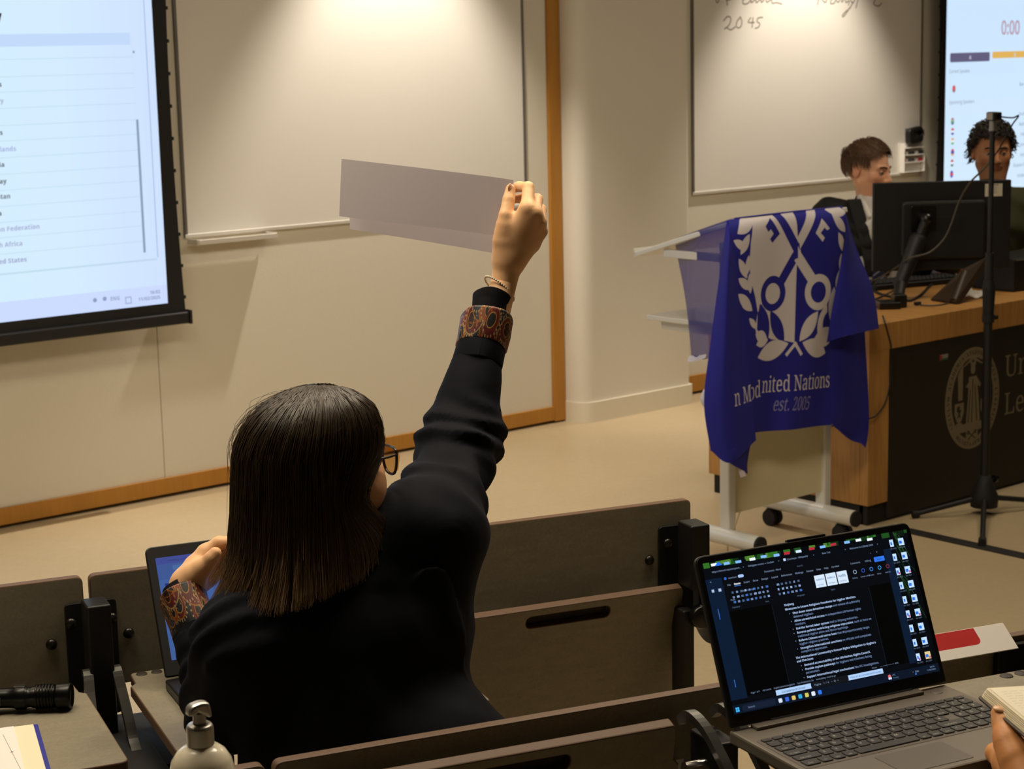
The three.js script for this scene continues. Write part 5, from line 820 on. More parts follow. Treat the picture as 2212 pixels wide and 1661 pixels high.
// ------------------------------------------------ the person with the raised arm (frame of the benches)
{
  const O = [0.77, 0, 2.45], L = (p) => [p[0] - O[0], p[1], O[2] - p[2]];
  const g = thing('person', 'dark-haired person in a black blazer with a raised arm, seen from behind', 'person', bw(...O), BENCH);
  const skin = skinMap(), cloth = phys(0x070914, 0.85, { sheen: 0.2, sheenColor: new THREE.Color(0x2a3058), sheenRoughness: 0.6, specularIntensity: 0.35 }), knit = phys(0x0a0b12, 0.85, { specularIntensity: 0.35, sheen: 0.15, sheenColor: new THREE.Color(0x2a2c44) });
  const P = { shR: L([0.9411, 1.0398, 2.5439]), elR: L([1.0589, 1.1342, 2.7107]), slR: L([1.1667, 1.3696, 2.8095]), wrR: L([1.1792, 1.3693, 2.8041]), shL: L([0.6445, 0.9201, 2.5144]), elL: L([0.6277, 0.7993, 2.5866]), wrL: L([0.6051, 0.9424, 2.7229]), head: L([0.7796, 1.1594, 2.5472]) }, hairC = L([0.763, 1.1598, 2.5543]);
  const neck = [hairC[0] + 0.01, 1.03, P.head[2] + 0.035], chest = [0, 0.86, 0.0], hip = [0.01, 0.52, 0.03], nape = [hairC[0] + 0.01, 0.965, P.head[2] + 0.02];
  // where the face points: away and well to the right of the camera, in the bench frame
  const ang = -D(23 + 53), face = [Math.sin(-ang), -0.02, -Math.cos(ang)], HM = frame(P.head, face).multiply(new THREE.Matrix4().makeScale(0.88, 0.88, 0.88));
  const headF = fieldIn(HM, (x, y, z) => join(headField(x, y, z), egg(Math.abs(x), y, z, [0.048, -0.04, 0.05], [0.034, 0.038, 0.036]), 0.03) * 0.88);
  // body: one surface from head to hips and both forearms, finer pieces for head and hands
  const skinCol = lin(0xecbd8f), pink = lin(0xdc9474), knuckle = lin(0xc06a50);
  const bodyF = (x, y, z) => {
    let d = cone(x * 0.62, y, z, [hip[0], hip[1], hip[2]], [chest[0], 0.93, -0.07], 0.095, 0.08);
    d = join(d, cone(x, y, z, neck, [P.head[0], P.head[1] - 0.05, P.head[2]], 0.052, 0.05), 0.05);
    d = join(d, cone(x, y, z, P.shL, neck, 0.036, 0.036), 0.04); d = join(d, cone(x, y, z, P.shR, neck, 0.038, 0.036), 0.04);
    d = join(d, cone(x, y, z, P.shR, P.elR, 0.042, 0.036), 0.02); d = join(d, cone(x, y, z, P.elR, P.wrR, 0.036, 0.022), 0.02);
    d = join(d, cone(x, y, z, P.shL, P.elL, 0.042, 0.036), 0.02); d = join(d, cone(x, y, z, P.elL, P.wrL, 0.036, 0.022), 0.02);
    for (const s of [-1, 1]) { d = join(d, cone(x, y, z, [hip[0] + s * 0.09, 0.52, 0.02], [hip[0] + s * 0.1, 0.54, -0.32], 0.075, 0.055), 0.03); d = join(d, cone(x, y, z, [hip[0] + s * 0.1, 0.54, -0.32], [hip[0] + s * 0.1, 0.09, -0.3], 0.052, 0.035), 0.02); d = join(d, cone(x, y, z, [hip[0] + s * 0.1, 0.05, -0.28], [hip[0] + s * 0.11, 0.035, -0.42], 0.035, 0.03), 0.02); }
    return d;
  };
  const w = P.wrR, rightPalm = [
    [[w, 0.0215], [L([1.1895, 1.408, 2.805]), 0.0235]], [[L([1.1895, 1.408, 2.805]), 0.022], [L([1.1922, 1.4347, 2.8002]), 0.02], [L([1.2118, 1.49, 2.7782]), 0.0135]], [[L([1.1914, 1.4064, 2.8039]), 0.02], [L([1.207, 1.438, 2.7945]), 0.019], [L([1.2221, 1.4824, 2.7724]), 0.0135]],
    [[L([1.195, 1.4061, 2.8045]), 0.018], [L([1.2176, 1.4374, 2.7943]), 0.017], [L([1.2326, 1.4679, 2.7784]), 0.0125]], [[L([1.1964, 1.4061, 2.8039]), 0.016], [L([1.2273, 1.432, 2.798]), 0.0145], [L([1.2399, 1.4523, 2.7899]), 0.0115]], [[L([1.1835, 1.4084, 2.8043]), 0.019], [L([1.1792, 1.4391, 2.8021]), 0.017], [L([1.1825, 1.4632, 2.7987]), 0.0145]],
  ], rightDigits = [
    [[L([1.2125, 1.4916, 2.776]), 0.0118], [L([1.2258, 1.523, 2.8029]), 0.0098], [L([1.2255, 1.5225, 2.8382]), 0.0086], [L([1.2158, 1.5184, 2.8526]), 0.0076]],
    [[L([1.2221, 1.4824, 2.7724]), 0.0118], [L([1.2392, 1.503, 2.7989]), 0.0098], [L([1.2395, 1.5042, 2.8409]), 0.0086], [L([1.2266, 1.501, 2.8535]), 0.0076]],
    [[L([1.2326, 1.4679, 2.7784]), 0.0112], [L([1.2502, 1.4851, 2.8095]), 0.0095], [L([1.2509, 1.4848, 2.8488]), 0.0083], [L([1.238, 1.4802, 2.8578]), 0.0074]],
    [[L([1.2406, 1.4523, 2.7896]), 0.01], [L([1.2551, 1.4638, 2.8177]), 0.0084], [L([1.2546, 1.4622, 2.8507]), 0.0075], [L([1.2442, 1.4584, 2.8577]), 0.0068]],
    [[L([1.1814, 1.4541, 2.8007]), 0.0145], [L([1.1838, 1.4796, 2.7991]), 0.0118], [L([1.1934, 1.504, 2.8086]), 0.0102], [L([1.2001, 1.5212, 2.8157]), 0.0084]],
  ];
  const wl = P.wrL, leftPalm = [
    [[wl, 0.022], [L([0.6154, 0.9567, 2.7268]), 0.024]], [[L([0.6154, 0.9567, 2.7268]), 0.022], [L([0.6328, 0.9793, 2.7348]), 0.02], [L([0.648, 0.9978, 2.7374]), 0.0145]], [[L([0.6183, 0.9539, 2.7306]), 0.021], [L([0.6411, 0.9708, 2.744]), 0.02], [L([0.6586, 0.9867, 2.7474]), 0.0145]],
    [[L([0.6219, 0.9524, 2.7343]), 0.019], [L([0.648, 0.9624, 2.7505]), 0.018], [L([0.6674, 0.9747, 2.7557]), 0.0135]], [[L([0.6248, 0.9496, 2.738]), 0.017], [L([0.6545, 0.9562, 2.7543]), 0.015], [L([0.6735, 0.9643, 2.7588]), 0.012]], [[L([0.6124, 0.9581, 2.7229]), 0.02], [L([0.6225, 0.9719, 2.7146]), 0.018], [L([0.6314, 0.9824, 2.7084]), 0.015]],
  ], leftDigits = [
    [[L([0.6495, 0.9998, 2.7372]), 0.0128], [L([0.6684, 1.0138, 2.7296]), 0.0108], [L([0.6813, 1.0157, 2.7179]), 0.0094], [L([0.691, 1.0144, 2.7058]), 0.0082]],
    [[L([0.6586, 0.9867, 2.7474]), 0.0128], [L([0.68, 0.998, 2.7438]), 0.0108], [L([0.6923, 0.9984, 2.7298]), 0.0094], [L([0.6998, 0.9952, 2.715]), 0.0082]],
    [[L([0.6674, 0.9747, 2.7557]), 0.012], [L([0.6861, 0.9817, 2.7535]), 0.0102], [L([0.6972, 0.979, 2.7406]), 0.009], [L([0.7022, 0.9742, 2.7276]), 0.0078]],
    [[L([0.6735, 0.9643, 2.7588]), 0.0108], [L([0.6882, 0.9669, 2.7586]), 0.0092], [L([0.6957, 0.9624, 2.749]), 0.008], [L([0.6986, 0.9571, 2.739]), 0.007]],
    [[L([0.6262, 0.9765, 2.7117]), 0.0155], [L([0.6381, 0.9888, 2.7024]), 0.0125], [L([0.6471, 1.0006, 2.6964]), 0.0112], [L([0.6529, 1.008, 2.6954]), 0.0098]],
  ];
  const tone = (spots, r) => (x, y, z) => { let k = 0; for (const s of spots) k = Math.max(k, 1 - Math.hypot(x - s[0], y - s[1], z - s[2]) / r); return mix3(skinCol, knuckle, clamp(k, 0, 1) * 0.55 + 0.08 * (noise3(x * 90, y * 90, z * 90) + 0.5)); };
  const knR = [rightDigits[0][0][0], rightDigits[1][0][0], rightDigits[2][0][0], rightDigits[3][0][0], rightDigits[4][3][0]], knL = [leftDigits[0][0][0], leftDigits[1][0][0], leftDigits[4][3][0]];
  const hc = P.head;
  const body = part('body', [
    paint(solid(bodyF, [-0.3, 0.0, -0.5], [0.5, 1.16, 0.25], 0.012), () => skinCol),
    paint(solid((x, y, z) => join(headF(x, y, z), cone(x, y, z, neck, [hc[0], hc[1] - 0.04, hc[2]], 0.052, 0.05), 0.03), [hc[0] - 0.13, hc[1] - 0.15, hc[2] - 0.13], [hc[0] + 0.13, hc[1] + 0.14, hc[2] + 0.13], 0.004), (x, y, z) => mix3(skinCol, pink, 0.35)),
    paint(handGeo(rightPalm, rightDigits), tone(knR, 0.013)), paint(handGeo(leftPalm, leftDigits), tone(knL, 0.013)),
    paint(solid((x, y, z) => cone(x, y, z, P.elR, w, 0.034, 0.0215), [Math.min(P.elR[0], w[0]) - 0.05, lerp(P.elR[1], w[1], 0.5), Math.min(P.elR[2], w[2]) - 0.05], [w[0] + 0.05, w[1] + 0.03, Math.max(P.elR[2], w[2]) + 0.05], 0.004), () => skinCol),
  ], skin, g);
  faceParts(g, HM, std(0x1d130d, 0.8), phys(0xc98f6a, 0.5));
  // nails
  const nail = phys(0xf0c4a8, 0.25);
  part('thumb_nail', at(new THREE.SphereGeometry(0.0066, 12, 8).scale(0.85, 1.15, 0.3), ...L([1.1962, 1.5233, 2.8083]), 0, 0.4, 0), nail, g);
  // blazer: torso, shoulders and sleeves with folds
  const onArm = (a, b) => { const d = [b[0] - a[0], b[1] - a[1], b[2] - a[2]], l = Math.hypot(...d); return (x, y, z) => ((x - a[0]) * d[0] + (y - a[1]) * d[1] + (z - a[2]) * d[2]) / (l * l); };
  const tF = onArm(P.elR, P.slR), tU = onArm(P.shR, P.elR), tL = onArm(P.elL, P.wrL);
  const mid = (a, b, t) => a.map((v, i) => lerp(v, b[i], t));
  const cuffR = mid(P.elR, P.slR, 0.53), cuffL = mid(P.elL, P.wrL, 0.66), bulge = L([1.0914, 1.1405, 2.7201]);
  const blazerF = (x, y, z) => {
    let d = cone((x - 0.01) * 0.6, y, z, [hip[0] * 0.6, 0.5, 0.03], [0.01, 0.88, -0.06], 0.118, 0.1);
    d = join(d, cone(x, y, z, P.shL, nape, 0.056, 0.045), 0.05); d = join(d, cone(x, y, z, P.shR, neck, 0.066, 0.05), 0.05);
    d = join(d, egg(x, y, z, [0, 0.925, -0.075], [0.17, 0.09, 0.088]), 0.06);
    d = join(d, cone(x, y, z, [0.14, 0.74, 0.03], [0.27, 0.6, 0.02], 0.09, 0.095), 0.06);
    d = join(d, cone(x, y, z, [P.shR[0] - 0.03, P.shR[1] - 0.12, P.shR[2] + 0.01], P.shR, 0.068, 0.066), 0.08);
    d = join(d, cone(x, y, z, P.shR, P.elR, 0.07, 0.058), 0.035);
    d = join(d, cone(x, y, z, P.elR, cuffR, 0.06, 0.0395), 0.03); d = join(d, cone(x, y, z, P.elR, bulge, 0.05, 0.036), 0.03);
    d = join(d, cone(x, y, z, P.shL, P.elL, 0.064, 0.054), 0.04); d = join(d, cone(x, y, z, P.elL, cuffL, 0.052, 0.037), 0.03);
    // folds: rings bunched at the bent elbow and shoulder, long soft pulls on the back
    const u = tU(x, y, z), f = tF(x, y, z), q = noise3(x * 14, y * 14, z * 14), s = noise3(x * 40, y * 30, z * 40);
    const el = Math.exp(-(((f - 0.02) / 0.16) ** 2)), ru = Math.exp(-(((u - 0.55) / 0.4) ** 2)) * (x > 0.13 ? 1 : 0);
    d += 0.005 * el * Math.sin(f * 46 + q * 3.2) + 0.0075 * ru * Math.sin(u * 15 + q * 3 + x * 20) + 0.0035 * q + 0.0012 * s;
    const lf = tL(x, y, z); if (x < -0.1) d += 0.004 * Math.exp(-(((lf - 0.25) / 0.3) ** 2)) * Math.sin(lf * 30 + q * 4);
    if (z > 0 && y < 1.02) d += 0.006 * Math.sin((x * 0.8 + y * 1.1) * 26 + q * 2.2) * smooth(x, -0.05, 0.14) * smooth(y, 0.72, 0.95);
    // open ends of the sleeves
    const e1 = f - 0.53, len = 0.36; if (x > 0.2 && y > P.elR[1]) d = Math.max(d, e1 * len);
    if (x < -0.05 && y > P.elL[1] + 0.04) { const e2 = lf - 0.66; if (Math.hypot(x - cuffL[0], y - cuffL[1], z - cuffL[2]) < 0.09) d = Math.max(d, e2 * 0.25); }
    return d;
  };
  part('blazer', solid(blazerF, [-0.34, 0.42, -0.34], [0.45, 1.34, 0.24], 0.0058), cloth, g);
  // rings of cloth round a forearm: [distance along the axis, radius] profile, doubled back inside
  function sleeveRing(a, b, prof, flatten, mat, name, wav = 0.0015, label) {
    const dir = V3(b).sub(V3(a)), len = dir.length(), up = dir.clone().normalize(), sx = new THREE.Vector3(1, 0, 0.35).cross(up).normalize(), sy = up.clone().cross(sx), N = 56, pos = [], uv = [], ind = [], full = [...prof, ...prof.slice().reverse().map(([t, r]) => [t + 0.004, r - 0.0035])];
    full.forEach(([t, r], k) => { for (let i = 0; i <= N; i++) { const w2 = (i / N) * Math.PI * 2, rr = r + wav * Math.sin(w2 * 2 + t * 9) + wav * 0.7 * Math.sin(w2 * 5 + t * 30), tt = t + 0.02 * Math.sin(w2 + 0.8) * (k && k < prof.length ? 0.6 : 0.5); const p = V3(a).addScaledVector(dir, tt).addScaledVector(sx, Math.cos(w2) * rr).addScaledVector(sy, Math.sin(w2) * rr * flatten); pos.push(p.x, p.y, p.z); uv.push((i / N) * 2, t * len / 0.13); if (i < N && k < full.length - 1) { const q = k * (N + 1) + i; ind.push(q, q + 1, q + N + 1, q + 1, q + N + 2, q + N + 1); } } });
    const q = new THREE.BufferGeometry(); q.setAttribute('position', new THREE.Float32BufferAttribute(pos, 3)); q.setAttribute('uv', new THREE.Float32BufferAttribute(uv, 2)); q.setIndex(ind); q.computeVertexNormals(); return part(name, q, mat, g, label);
  }
  const paisley = canvasTex(1024, 512, (c, W, H) => {
    c.fillStyle = '#11121f'; c.fillRect(0, 0, W, H); seed(21);
    const drop = (x, y, s, a, fill, edge, core) => { c.save(); c.translate(x, y); c.rotate(a); c.scale(s, s); c.beginPath(); c.moveTo(0, -1.5); c.bezierCurveTo(1.3, -0.9, 1.2, 1, 0, 1); c.bezierCurveTo(-1.2, 1, -1.1, -0.3, -0.1, -0.5); c.bezierCurveTo(0.3, -0.7, 0.3, -1.2, 0, -1.5); c.fillStyle = fill; c.fill(); c.lineWidth = 0.1; c.strokeStyle = edge; c.stroke(); c.beginPath(); c.ellipse(0, 0.3, 0.5, 0.42, 0, 0, 7); c.fillStyle = core; c.fill(); c.lineWidth = 0.07; c.strokeStyle = '#d8a83c'; c.stroke(); for (let i = 0; i < 18; i++) { const t = (i / 18) * 6.283; c.beginPath(); c.ellipse(0.98 * Math.cos(t), 0.28 + 0.92 * Math.sin(t), 0.1, 0.07, t, 0, 7); c.fillStyle = '#d9c48a'; c.fill(); } c.restore(); };
    for (let i = 0; i < 34; i++) drop((((i * 5) % 34) + rnd()) * W / 34, rnd() * H, 60 + rnd() * 60, rnd() * 6.28, ['#a13a1c', '#7c1f20', '#b85a22', '#2c3b4c', '#8a3a2a'][i % 5], ['#c8802a', '#a82a30', '#c8b070'][i % 3], ['#10101a', '#14131f', '#3a1414'][i % 3]);
    for (let i = 0; i < 130; i++) { c.fillStyle = ['#c86a22', '#b02a3a', '#c8a45a', '#3c5266', '#7a2a3a'][Math.floor(rnd() * 5)]; c.beginPath(); c.ellipse(rnd() * W, rnd() * H, 4 + rnd() * 9, 3 + rnd() * 5, rnd() * 3, 0, 7); c.fill(); }
    c.strokeStyle = '#c8862c'; c.lineWidth = 4; for (let i = 0; i < 12; i++) { const x = rnd() * W, y = rnd() * H; c.beginPath(); c.moveTo(x, y); c.quadraticCurveTo(x + 80 - rnd() * 60, y + rnd() * 60, x + 60 + rnd() * 80, y + rnd() * 140 - 70); c.stroke(); }
  });
  paisley.wrapS = paisley.wrapT = THREE.RepeatWrapping;
  const lining = phys(0xffffff, 0.5, { map: paisley, color: 0xb4aeb0, sheen: 0.3 });
  sleeveRing(P.elR, P.slR, [[0.47, 0.0405], [0.48, 0.044], [0.58, 0.0432], [0.595, 0.0425]], 0.9, cloth, 'sleeve_band');
  sleeveRing(P.elR, P.slR, [[0.585, 0.04], [0.592, 0.044], [0.66, 0.0455], [0.765, 0.0475], [0.78, 0.0465]], 0.92, lining, 'turned_cuff', 0.0018, 'turned-back cuff with an orange and red paisley lining');
  sleeveRing(P.elR, P.slR, [[0.66, 0.0395], [0.76, 0.0395], [0.845, 0.0395], [0.855, 0.0402], [0.9, 0.0415], [0.907, 0.0402]], 0.78, knit, 'inner_sleeve', 0.0014);
  sleeveRing(P.elL, P.wrL, [[0.56, 0.037], [0.58, 0.0385], [0.68, 0.0382]], 0.92, cloth, 'sleeve_band');
  sleeveRing(P.elL, P.wrL, [[0.665, 0.036], [0.675, 0.0385], [0.8, 0.0385], [0.985, 0.0405], [1.0, 0.0392]], 0.92, lining, 'turned_cuff', 0.0016, 'turned-back cuff with an orange and red paisley lining');
  sleeveRing(P.elL, P.wrL, [[0.9, 0.029], [1.0, 0.03], [1.06, 0.0295]], 0.9, knit, 'inner_sleeve', 0.001);
  // collar round the neck, trousers, shoes
  part('collar', at(new THREE.TorusGeometry(0.056, 0.013, 10, 40), neck[0] + 0.02, neck[1] - 0.03, neck[2] - 0.03, Math.PI / 2 - 0.25), cloth, g);
  part('trousers', solid((x, y, z) => { let d = egg(x, y, z, [hip[0], 0.52, 0.03], [0.185, 0.1, 0.13]); for (const s of [-1, 1]) { d = join(d, cone(x, y, z, [hip[0] + s * 0.09, 0.52, 0.02], [hip[0] + s * 0.1, 0.54, -0.32], 0.09, 0.068), 0.03); d = join(d, cone(x, y, z, [hip[0] + s * 0.1, 0.54, -0.32], [hip[0] + s * 0.1, 0.09, -0.3], 0.066, 0.055), 0.02); } return d; }, [-0.24, 0.05, -0.42], [0.26, 0.66, 0.22], 0.012), std(0x0d0d10, 0.85), g);
  for (const s of [-1, 1]) part('shoe', solid((x, y, z) => Math.max(join(egg(x, y, z, [hip[0] + s * 0.1, 0.05, -0.3], [0.042, 0.05, 0.06]), egg(x, y, z, [hip[0] + s * 0.105, 0.03, -0.38], [0.045, 0.042, 0.1]), 0.03), 0.001 - y), [hip[0] + s * 0.1 - 0.06, -0.01, -0.5], [hip[0] + s * 0.1 + 0.06, 0.12, -0.2], 0.007), std(0x0c0b0b, 0.5), g);
  // bracelet of small pearls
  {
    const c = V3(mid(P.elR, mid(w, P.slR, 0.35), 0.965)), up = V3(w).sub(V3(P.elR)).normalize().applyAxisAngle(new THREE.Vector3(0, 0, 1), -0.12), sx = new THREE.Vector3(1, 0, 0.35).cross(up).normalize(), sy = up.clone().cross(sx), bs = [];
    const tiltDir = V3(bwDir());
    for (let i = 0; i < 46; i++) { const a = (i / 46) * Math.PI * 2, p = c.clone().addScaledVector(sx, Math.cos(a) * 0.0245).addScaledVector(sy, Math.sin(a) * 0.0245); p.y += -0.42 * p.clone().sub(c).dot(tiltDir); bs.push(new THREE.SphereGeometry(0.0021, 8, 6).translate(p.x, p.y, p.z)); }
    part('bracelet', bs, phys(0xe6d9c4, 0.3, { clearcoat: 0.4 }), g, 'thin bracelet of small white pearls');
  }
  function bwDir() { const r = L([1.193, 1.3689, 2.7982]), l = L([1.1653, 1.3696, 2.8101]); const d = [r[0] - l[0], 0, r[2] - l[2]], n = Math.hypot(...d); return d.map((v) => v / n); }
  // glasses
  {
    const rim = phys(0x1a120d, 0.3, { clearcoat: 0.4 }), lens = phys(0xd9b98a, 0.02, { transmission: 1, thickness: 0, ior: 1.3 }), X = (q) => q.applyMatrix4(HM);
    const gl = new THREE.Group(); gl.name = 'glasses'; g.add(gl); gl.userData.label = 'dark tortoiseshell glasses';
    for (const s of [-1, 1]) {
      const o = [[-0.024, 0.017], [0.0, 0.02], [0.026, 0.018], [0.029, 0.006], [0.024, -0.016], [0.008, -0.025], [-0.012, -0.023], [-0.023, -0.008]].map(([a, b]) => [s * (0.034 + a), 0.002 + b, 0.114 - Math.max(0, a) * 0.28 - Math.abs(b) * 0.05]);
      part('rim', X(tube(o, 0.0025, 48, 7, true)), rim, gl); part('lens', X(new THREE.ShapeGeometry(new THREE.Shape(o.map((p) => new THREE.Vector2(p[0], p[1])))).translate(0, 0, 0.112)), lens, gl);
      part('temple', X(tube([[s * 0.062, 0.014, 0.107], [s * 0.073, 0.014, 0.085], [s * 0.08, 0.012, 0.02], [s * 0.08, 0.0, -0.02]], 0.0022, 24, 6)), rim, gl);
    }
    part('bridge', X(tube([[-0.011, 0.006, 0.114], [0, 0.01, 0.118], [0.011, 0.006, 0.114]], 0.002, 12, 6)), rim, gl);
  }
  // hair: a shell under long strands that fall from the crown; u runs round the head from the face
  seed(99);
  const prof = [[0, 0.004], [0.003, 0.03], [0.012, 0.053], [0.03, 0.077], [0.056, 0.094], [0.083, 0.102], [0.115, 0.104], [0.16, 0.107], [0.2, 0.1115], [0.25, 0.117], [0.32, 0.12]];
  const top = P.head[1] + 0.1165, camR = [Math.cos(D(23)), 0, Math.sin(D(23))], faceA = Math.atan2(face[0], -face[2]);
  const bell = (h) => Math.exp(-(((h - 0.152) / 0.05) ** 2));
  const hairAt = (az, h, off, end = 0) => {                          // az: 0 along the face, positive to the person's right
    const s = Math.sign(az), m = Math.abs(az), ease = clamp(1 - (m - 0.5) / 1.3, 0, 1), a = (m + 0.8 * bell(h) * ease) * s, dirA = faceA + a;
    const dx = Math.sin(dirA), dz = -Math.cos(dirA), across = dx * camR[0] + dz * camR[2];
    const e = 1 + 0.045 * Math.cos(2 * a), r = table(prof, h) * e + off + end;
    const sh = lerp(0.018, 0, clamp(h / 0.09, 0, 1));
    return [hairC[0] + dx * r + camR[0] * sh, top - h, hairC[2] + dz * r + camR[2] * sh, across];
  };
  const lengthOf = (az) => { const q = hairAt(az, 0.2, 0)[3]; return lerp(0.316, 0.247, clamp((q + 1) / 2, 0, 1)); };
  const shellPos = [], shellInd = [], NA = 90, NH = 40, A0 = 0.42;
  for (let j = 0; j <= NH; j++) for (let i = 0; i <= NA; i++) { const az = lerp(A0, 2 * Math.PI - A0, i / NA), a = az > Math.PI ? az - 2 * Math.PI : az, q = hairAt(a, (lengthOf(a) - 0.008) * (j / NH) ** 1.3, -0.004); shellPos.push(q[0], q[1], q[2]); if (i < NA && j < NH) { const k = j * (NA + 1) + i; shellInd.push(k, k + NA + 1, k + 1, k + 1, k + NA + 1, k + NA + 2); } }
  const shell = new THREE.BufferGeometry(); shell.setAttribute('position', new THREE.Float32BufferAttribute(shellPos, 3)); shell.setIndex(shellInd); shell.computeVertexNormals(); paint(shell, () => [0.012, 0.008, 0.006]);
  const hs = new Strands();
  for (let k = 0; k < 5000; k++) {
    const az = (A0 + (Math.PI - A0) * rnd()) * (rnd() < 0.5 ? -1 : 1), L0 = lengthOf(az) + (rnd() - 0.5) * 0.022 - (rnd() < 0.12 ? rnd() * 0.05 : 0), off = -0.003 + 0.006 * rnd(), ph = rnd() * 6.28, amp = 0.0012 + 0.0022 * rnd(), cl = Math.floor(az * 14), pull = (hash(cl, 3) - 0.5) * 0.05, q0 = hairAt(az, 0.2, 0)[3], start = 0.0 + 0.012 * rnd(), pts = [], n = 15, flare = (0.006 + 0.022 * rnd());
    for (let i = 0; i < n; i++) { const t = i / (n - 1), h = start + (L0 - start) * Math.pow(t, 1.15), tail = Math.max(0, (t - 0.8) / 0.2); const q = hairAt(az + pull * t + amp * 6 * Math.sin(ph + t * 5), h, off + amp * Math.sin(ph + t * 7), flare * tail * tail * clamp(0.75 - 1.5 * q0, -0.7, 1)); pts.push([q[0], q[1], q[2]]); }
    const v = 0.6 + 0.9 * rnd(), tip = 1; hs.add(pts, (t) => 0.00092 * (1 - 0.72 * t), (t) => { const q = v * (1 + 6 * t ** 6); return [0.034 * q * tip, 0.021 * q, 0.011 * q]; }, 4);  // colour brightened towards the tips to paint in light catching the ends
  }
  for (let k = 0; k < 70; k++) {                                     // loose hairs standing off the crown and sides
    const az = (A0 + (Math.PI - A0) * rnd()) * (rnd() < 0.5 ? -1 : 1), h0 = rnd() * 0.02, h1 = h0 + 0.03 + 0.2 * rnd(), lift = 0.003 + 0.012 * rnd(), pts = []; for (let i = 0; i < 9; i++) { const t = i / 8, q = hairAt(az + 0.25 * t * (rnd() - 0.5), lerp(h0, h1, t), 0.004 + lift * Math.sin(t * 3.1)); pts.push([q[0], q[1] + lift * 0.5 * Math.sin(t * 3.1), q[2]]); } hs.add(pts, 0.00028, [0.03, 0.019, 0.011], 3);
  }
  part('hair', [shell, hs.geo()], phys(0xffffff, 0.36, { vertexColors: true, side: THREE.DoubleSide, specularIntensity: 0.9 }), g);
}
// ------------------------------------------------ folded paper held up in the raised hand
{
  const c = [[1.8392, 1.5702, -2.5955], [2.0049, 1.5344, -2.3479], [1.9866, 1.4422, -2.3367], [1.8179, 1.4762, -2.5784]], o = c[1], g = thing('paper_placard', 'folded white paper placard held up by the raised hand', 'placard', o);
  const pts = c.map((p) => V3(p).sub(V3(o))), shadedFrontMat = phys(0xbeb6bc, 0.9, { transmission: 0.26, side: THREE.DoubleSide }), litRearMat = phys(0xe6e1e4, 0.9, { transmission: 0.76, side: THREE.DoubleSide });  // one white paper: front toned as shaded, rear as lit through
  const ex = pts[1].clone().sub(pts[0]), n = ex.clone().cross(pts[3].clone().sub(pts[0])).normalize(); if (n.z < 0) n.negate();
  function leaf(a, b, cc, d, bend, thick) {                          // sheet a-b along the fold, d-cc along the free edge
    const NX = 24, NY = 8, pos = [], ind = [];
    for (const s of [1, -1]) for (let j = 0; j <= NY; j++) for (let i = 0; i <= NX; i++) { const u = i / NX, v = j / NY, p = a.clone().lerp(b, u).lerp(d.clone().lerp(cc, u), v).addScaledVector(n, bend(u, v) + s * thick / 2); pos.push(p.x, p.y, p.z); }
    const W1 = NX + 1, half = W1 * (NY + 1); for (let j = 0; j < NY; j++) for (let i = 0; i < NX; i++) { const k = j * W1 + i; ind.push(k, k + W1, k + 1, k + 1, k + W1, k + W1 + 1); const q = k + half; ind.push(q, q + 1, q + W1, q + 1, q + W1 + 1, q + W1); }
    const edge = (k, l) => ind.push(k, l, k + half, l, l + half, k + half); for (let i = 0; i < NX; i++) { edge(i + 1, i); edge(NY * W1 + i, NY * W1 + i + 1); } for (let j = 0; j < NY; j++) { edge(j * W1, (j + 1) * W1); edge((j + 1) * W1 + NX, j * W1 + NX); }
    const q = new THREE.BufferGeometry(); q.setAttribute('position', new THREE.Float32BufferAttribute(pos, 3)); q.setIndex(ind); const f = q.toNonIndexed(); f.computeVertexNormals(); return mergeVertices(f, 1e-5);
  }
  const curl = (u, v) => 0.004 * Math.sin(u * 3.1) - 0.012 * Math.max(0, u - 0.9) * 10 * 0.3 * (1 - v);
  const rear = [pts[0].clone().lerp(pts[1], 0.035), pts[1].clone(), V3([1.9781, 1.4155, -2.3724]).sub(V3(o)).add(ex.clone().multiplyScalar(0.09)), V3([1.843, 1.4549, -2.5921]).sub(V3(o))];
  part('front_leaf', leaf(pts[0], pts[1], pts[2], pts[3], curl, 0.0004), shadedFrontMat, g); part('rear_leaf', leaf(rear[0], rear[1], rear[2], rear[3], (u, v) => curl(u, v) - 0.001 - 0.014 * v, 0.0004), litRearMat, g);
}

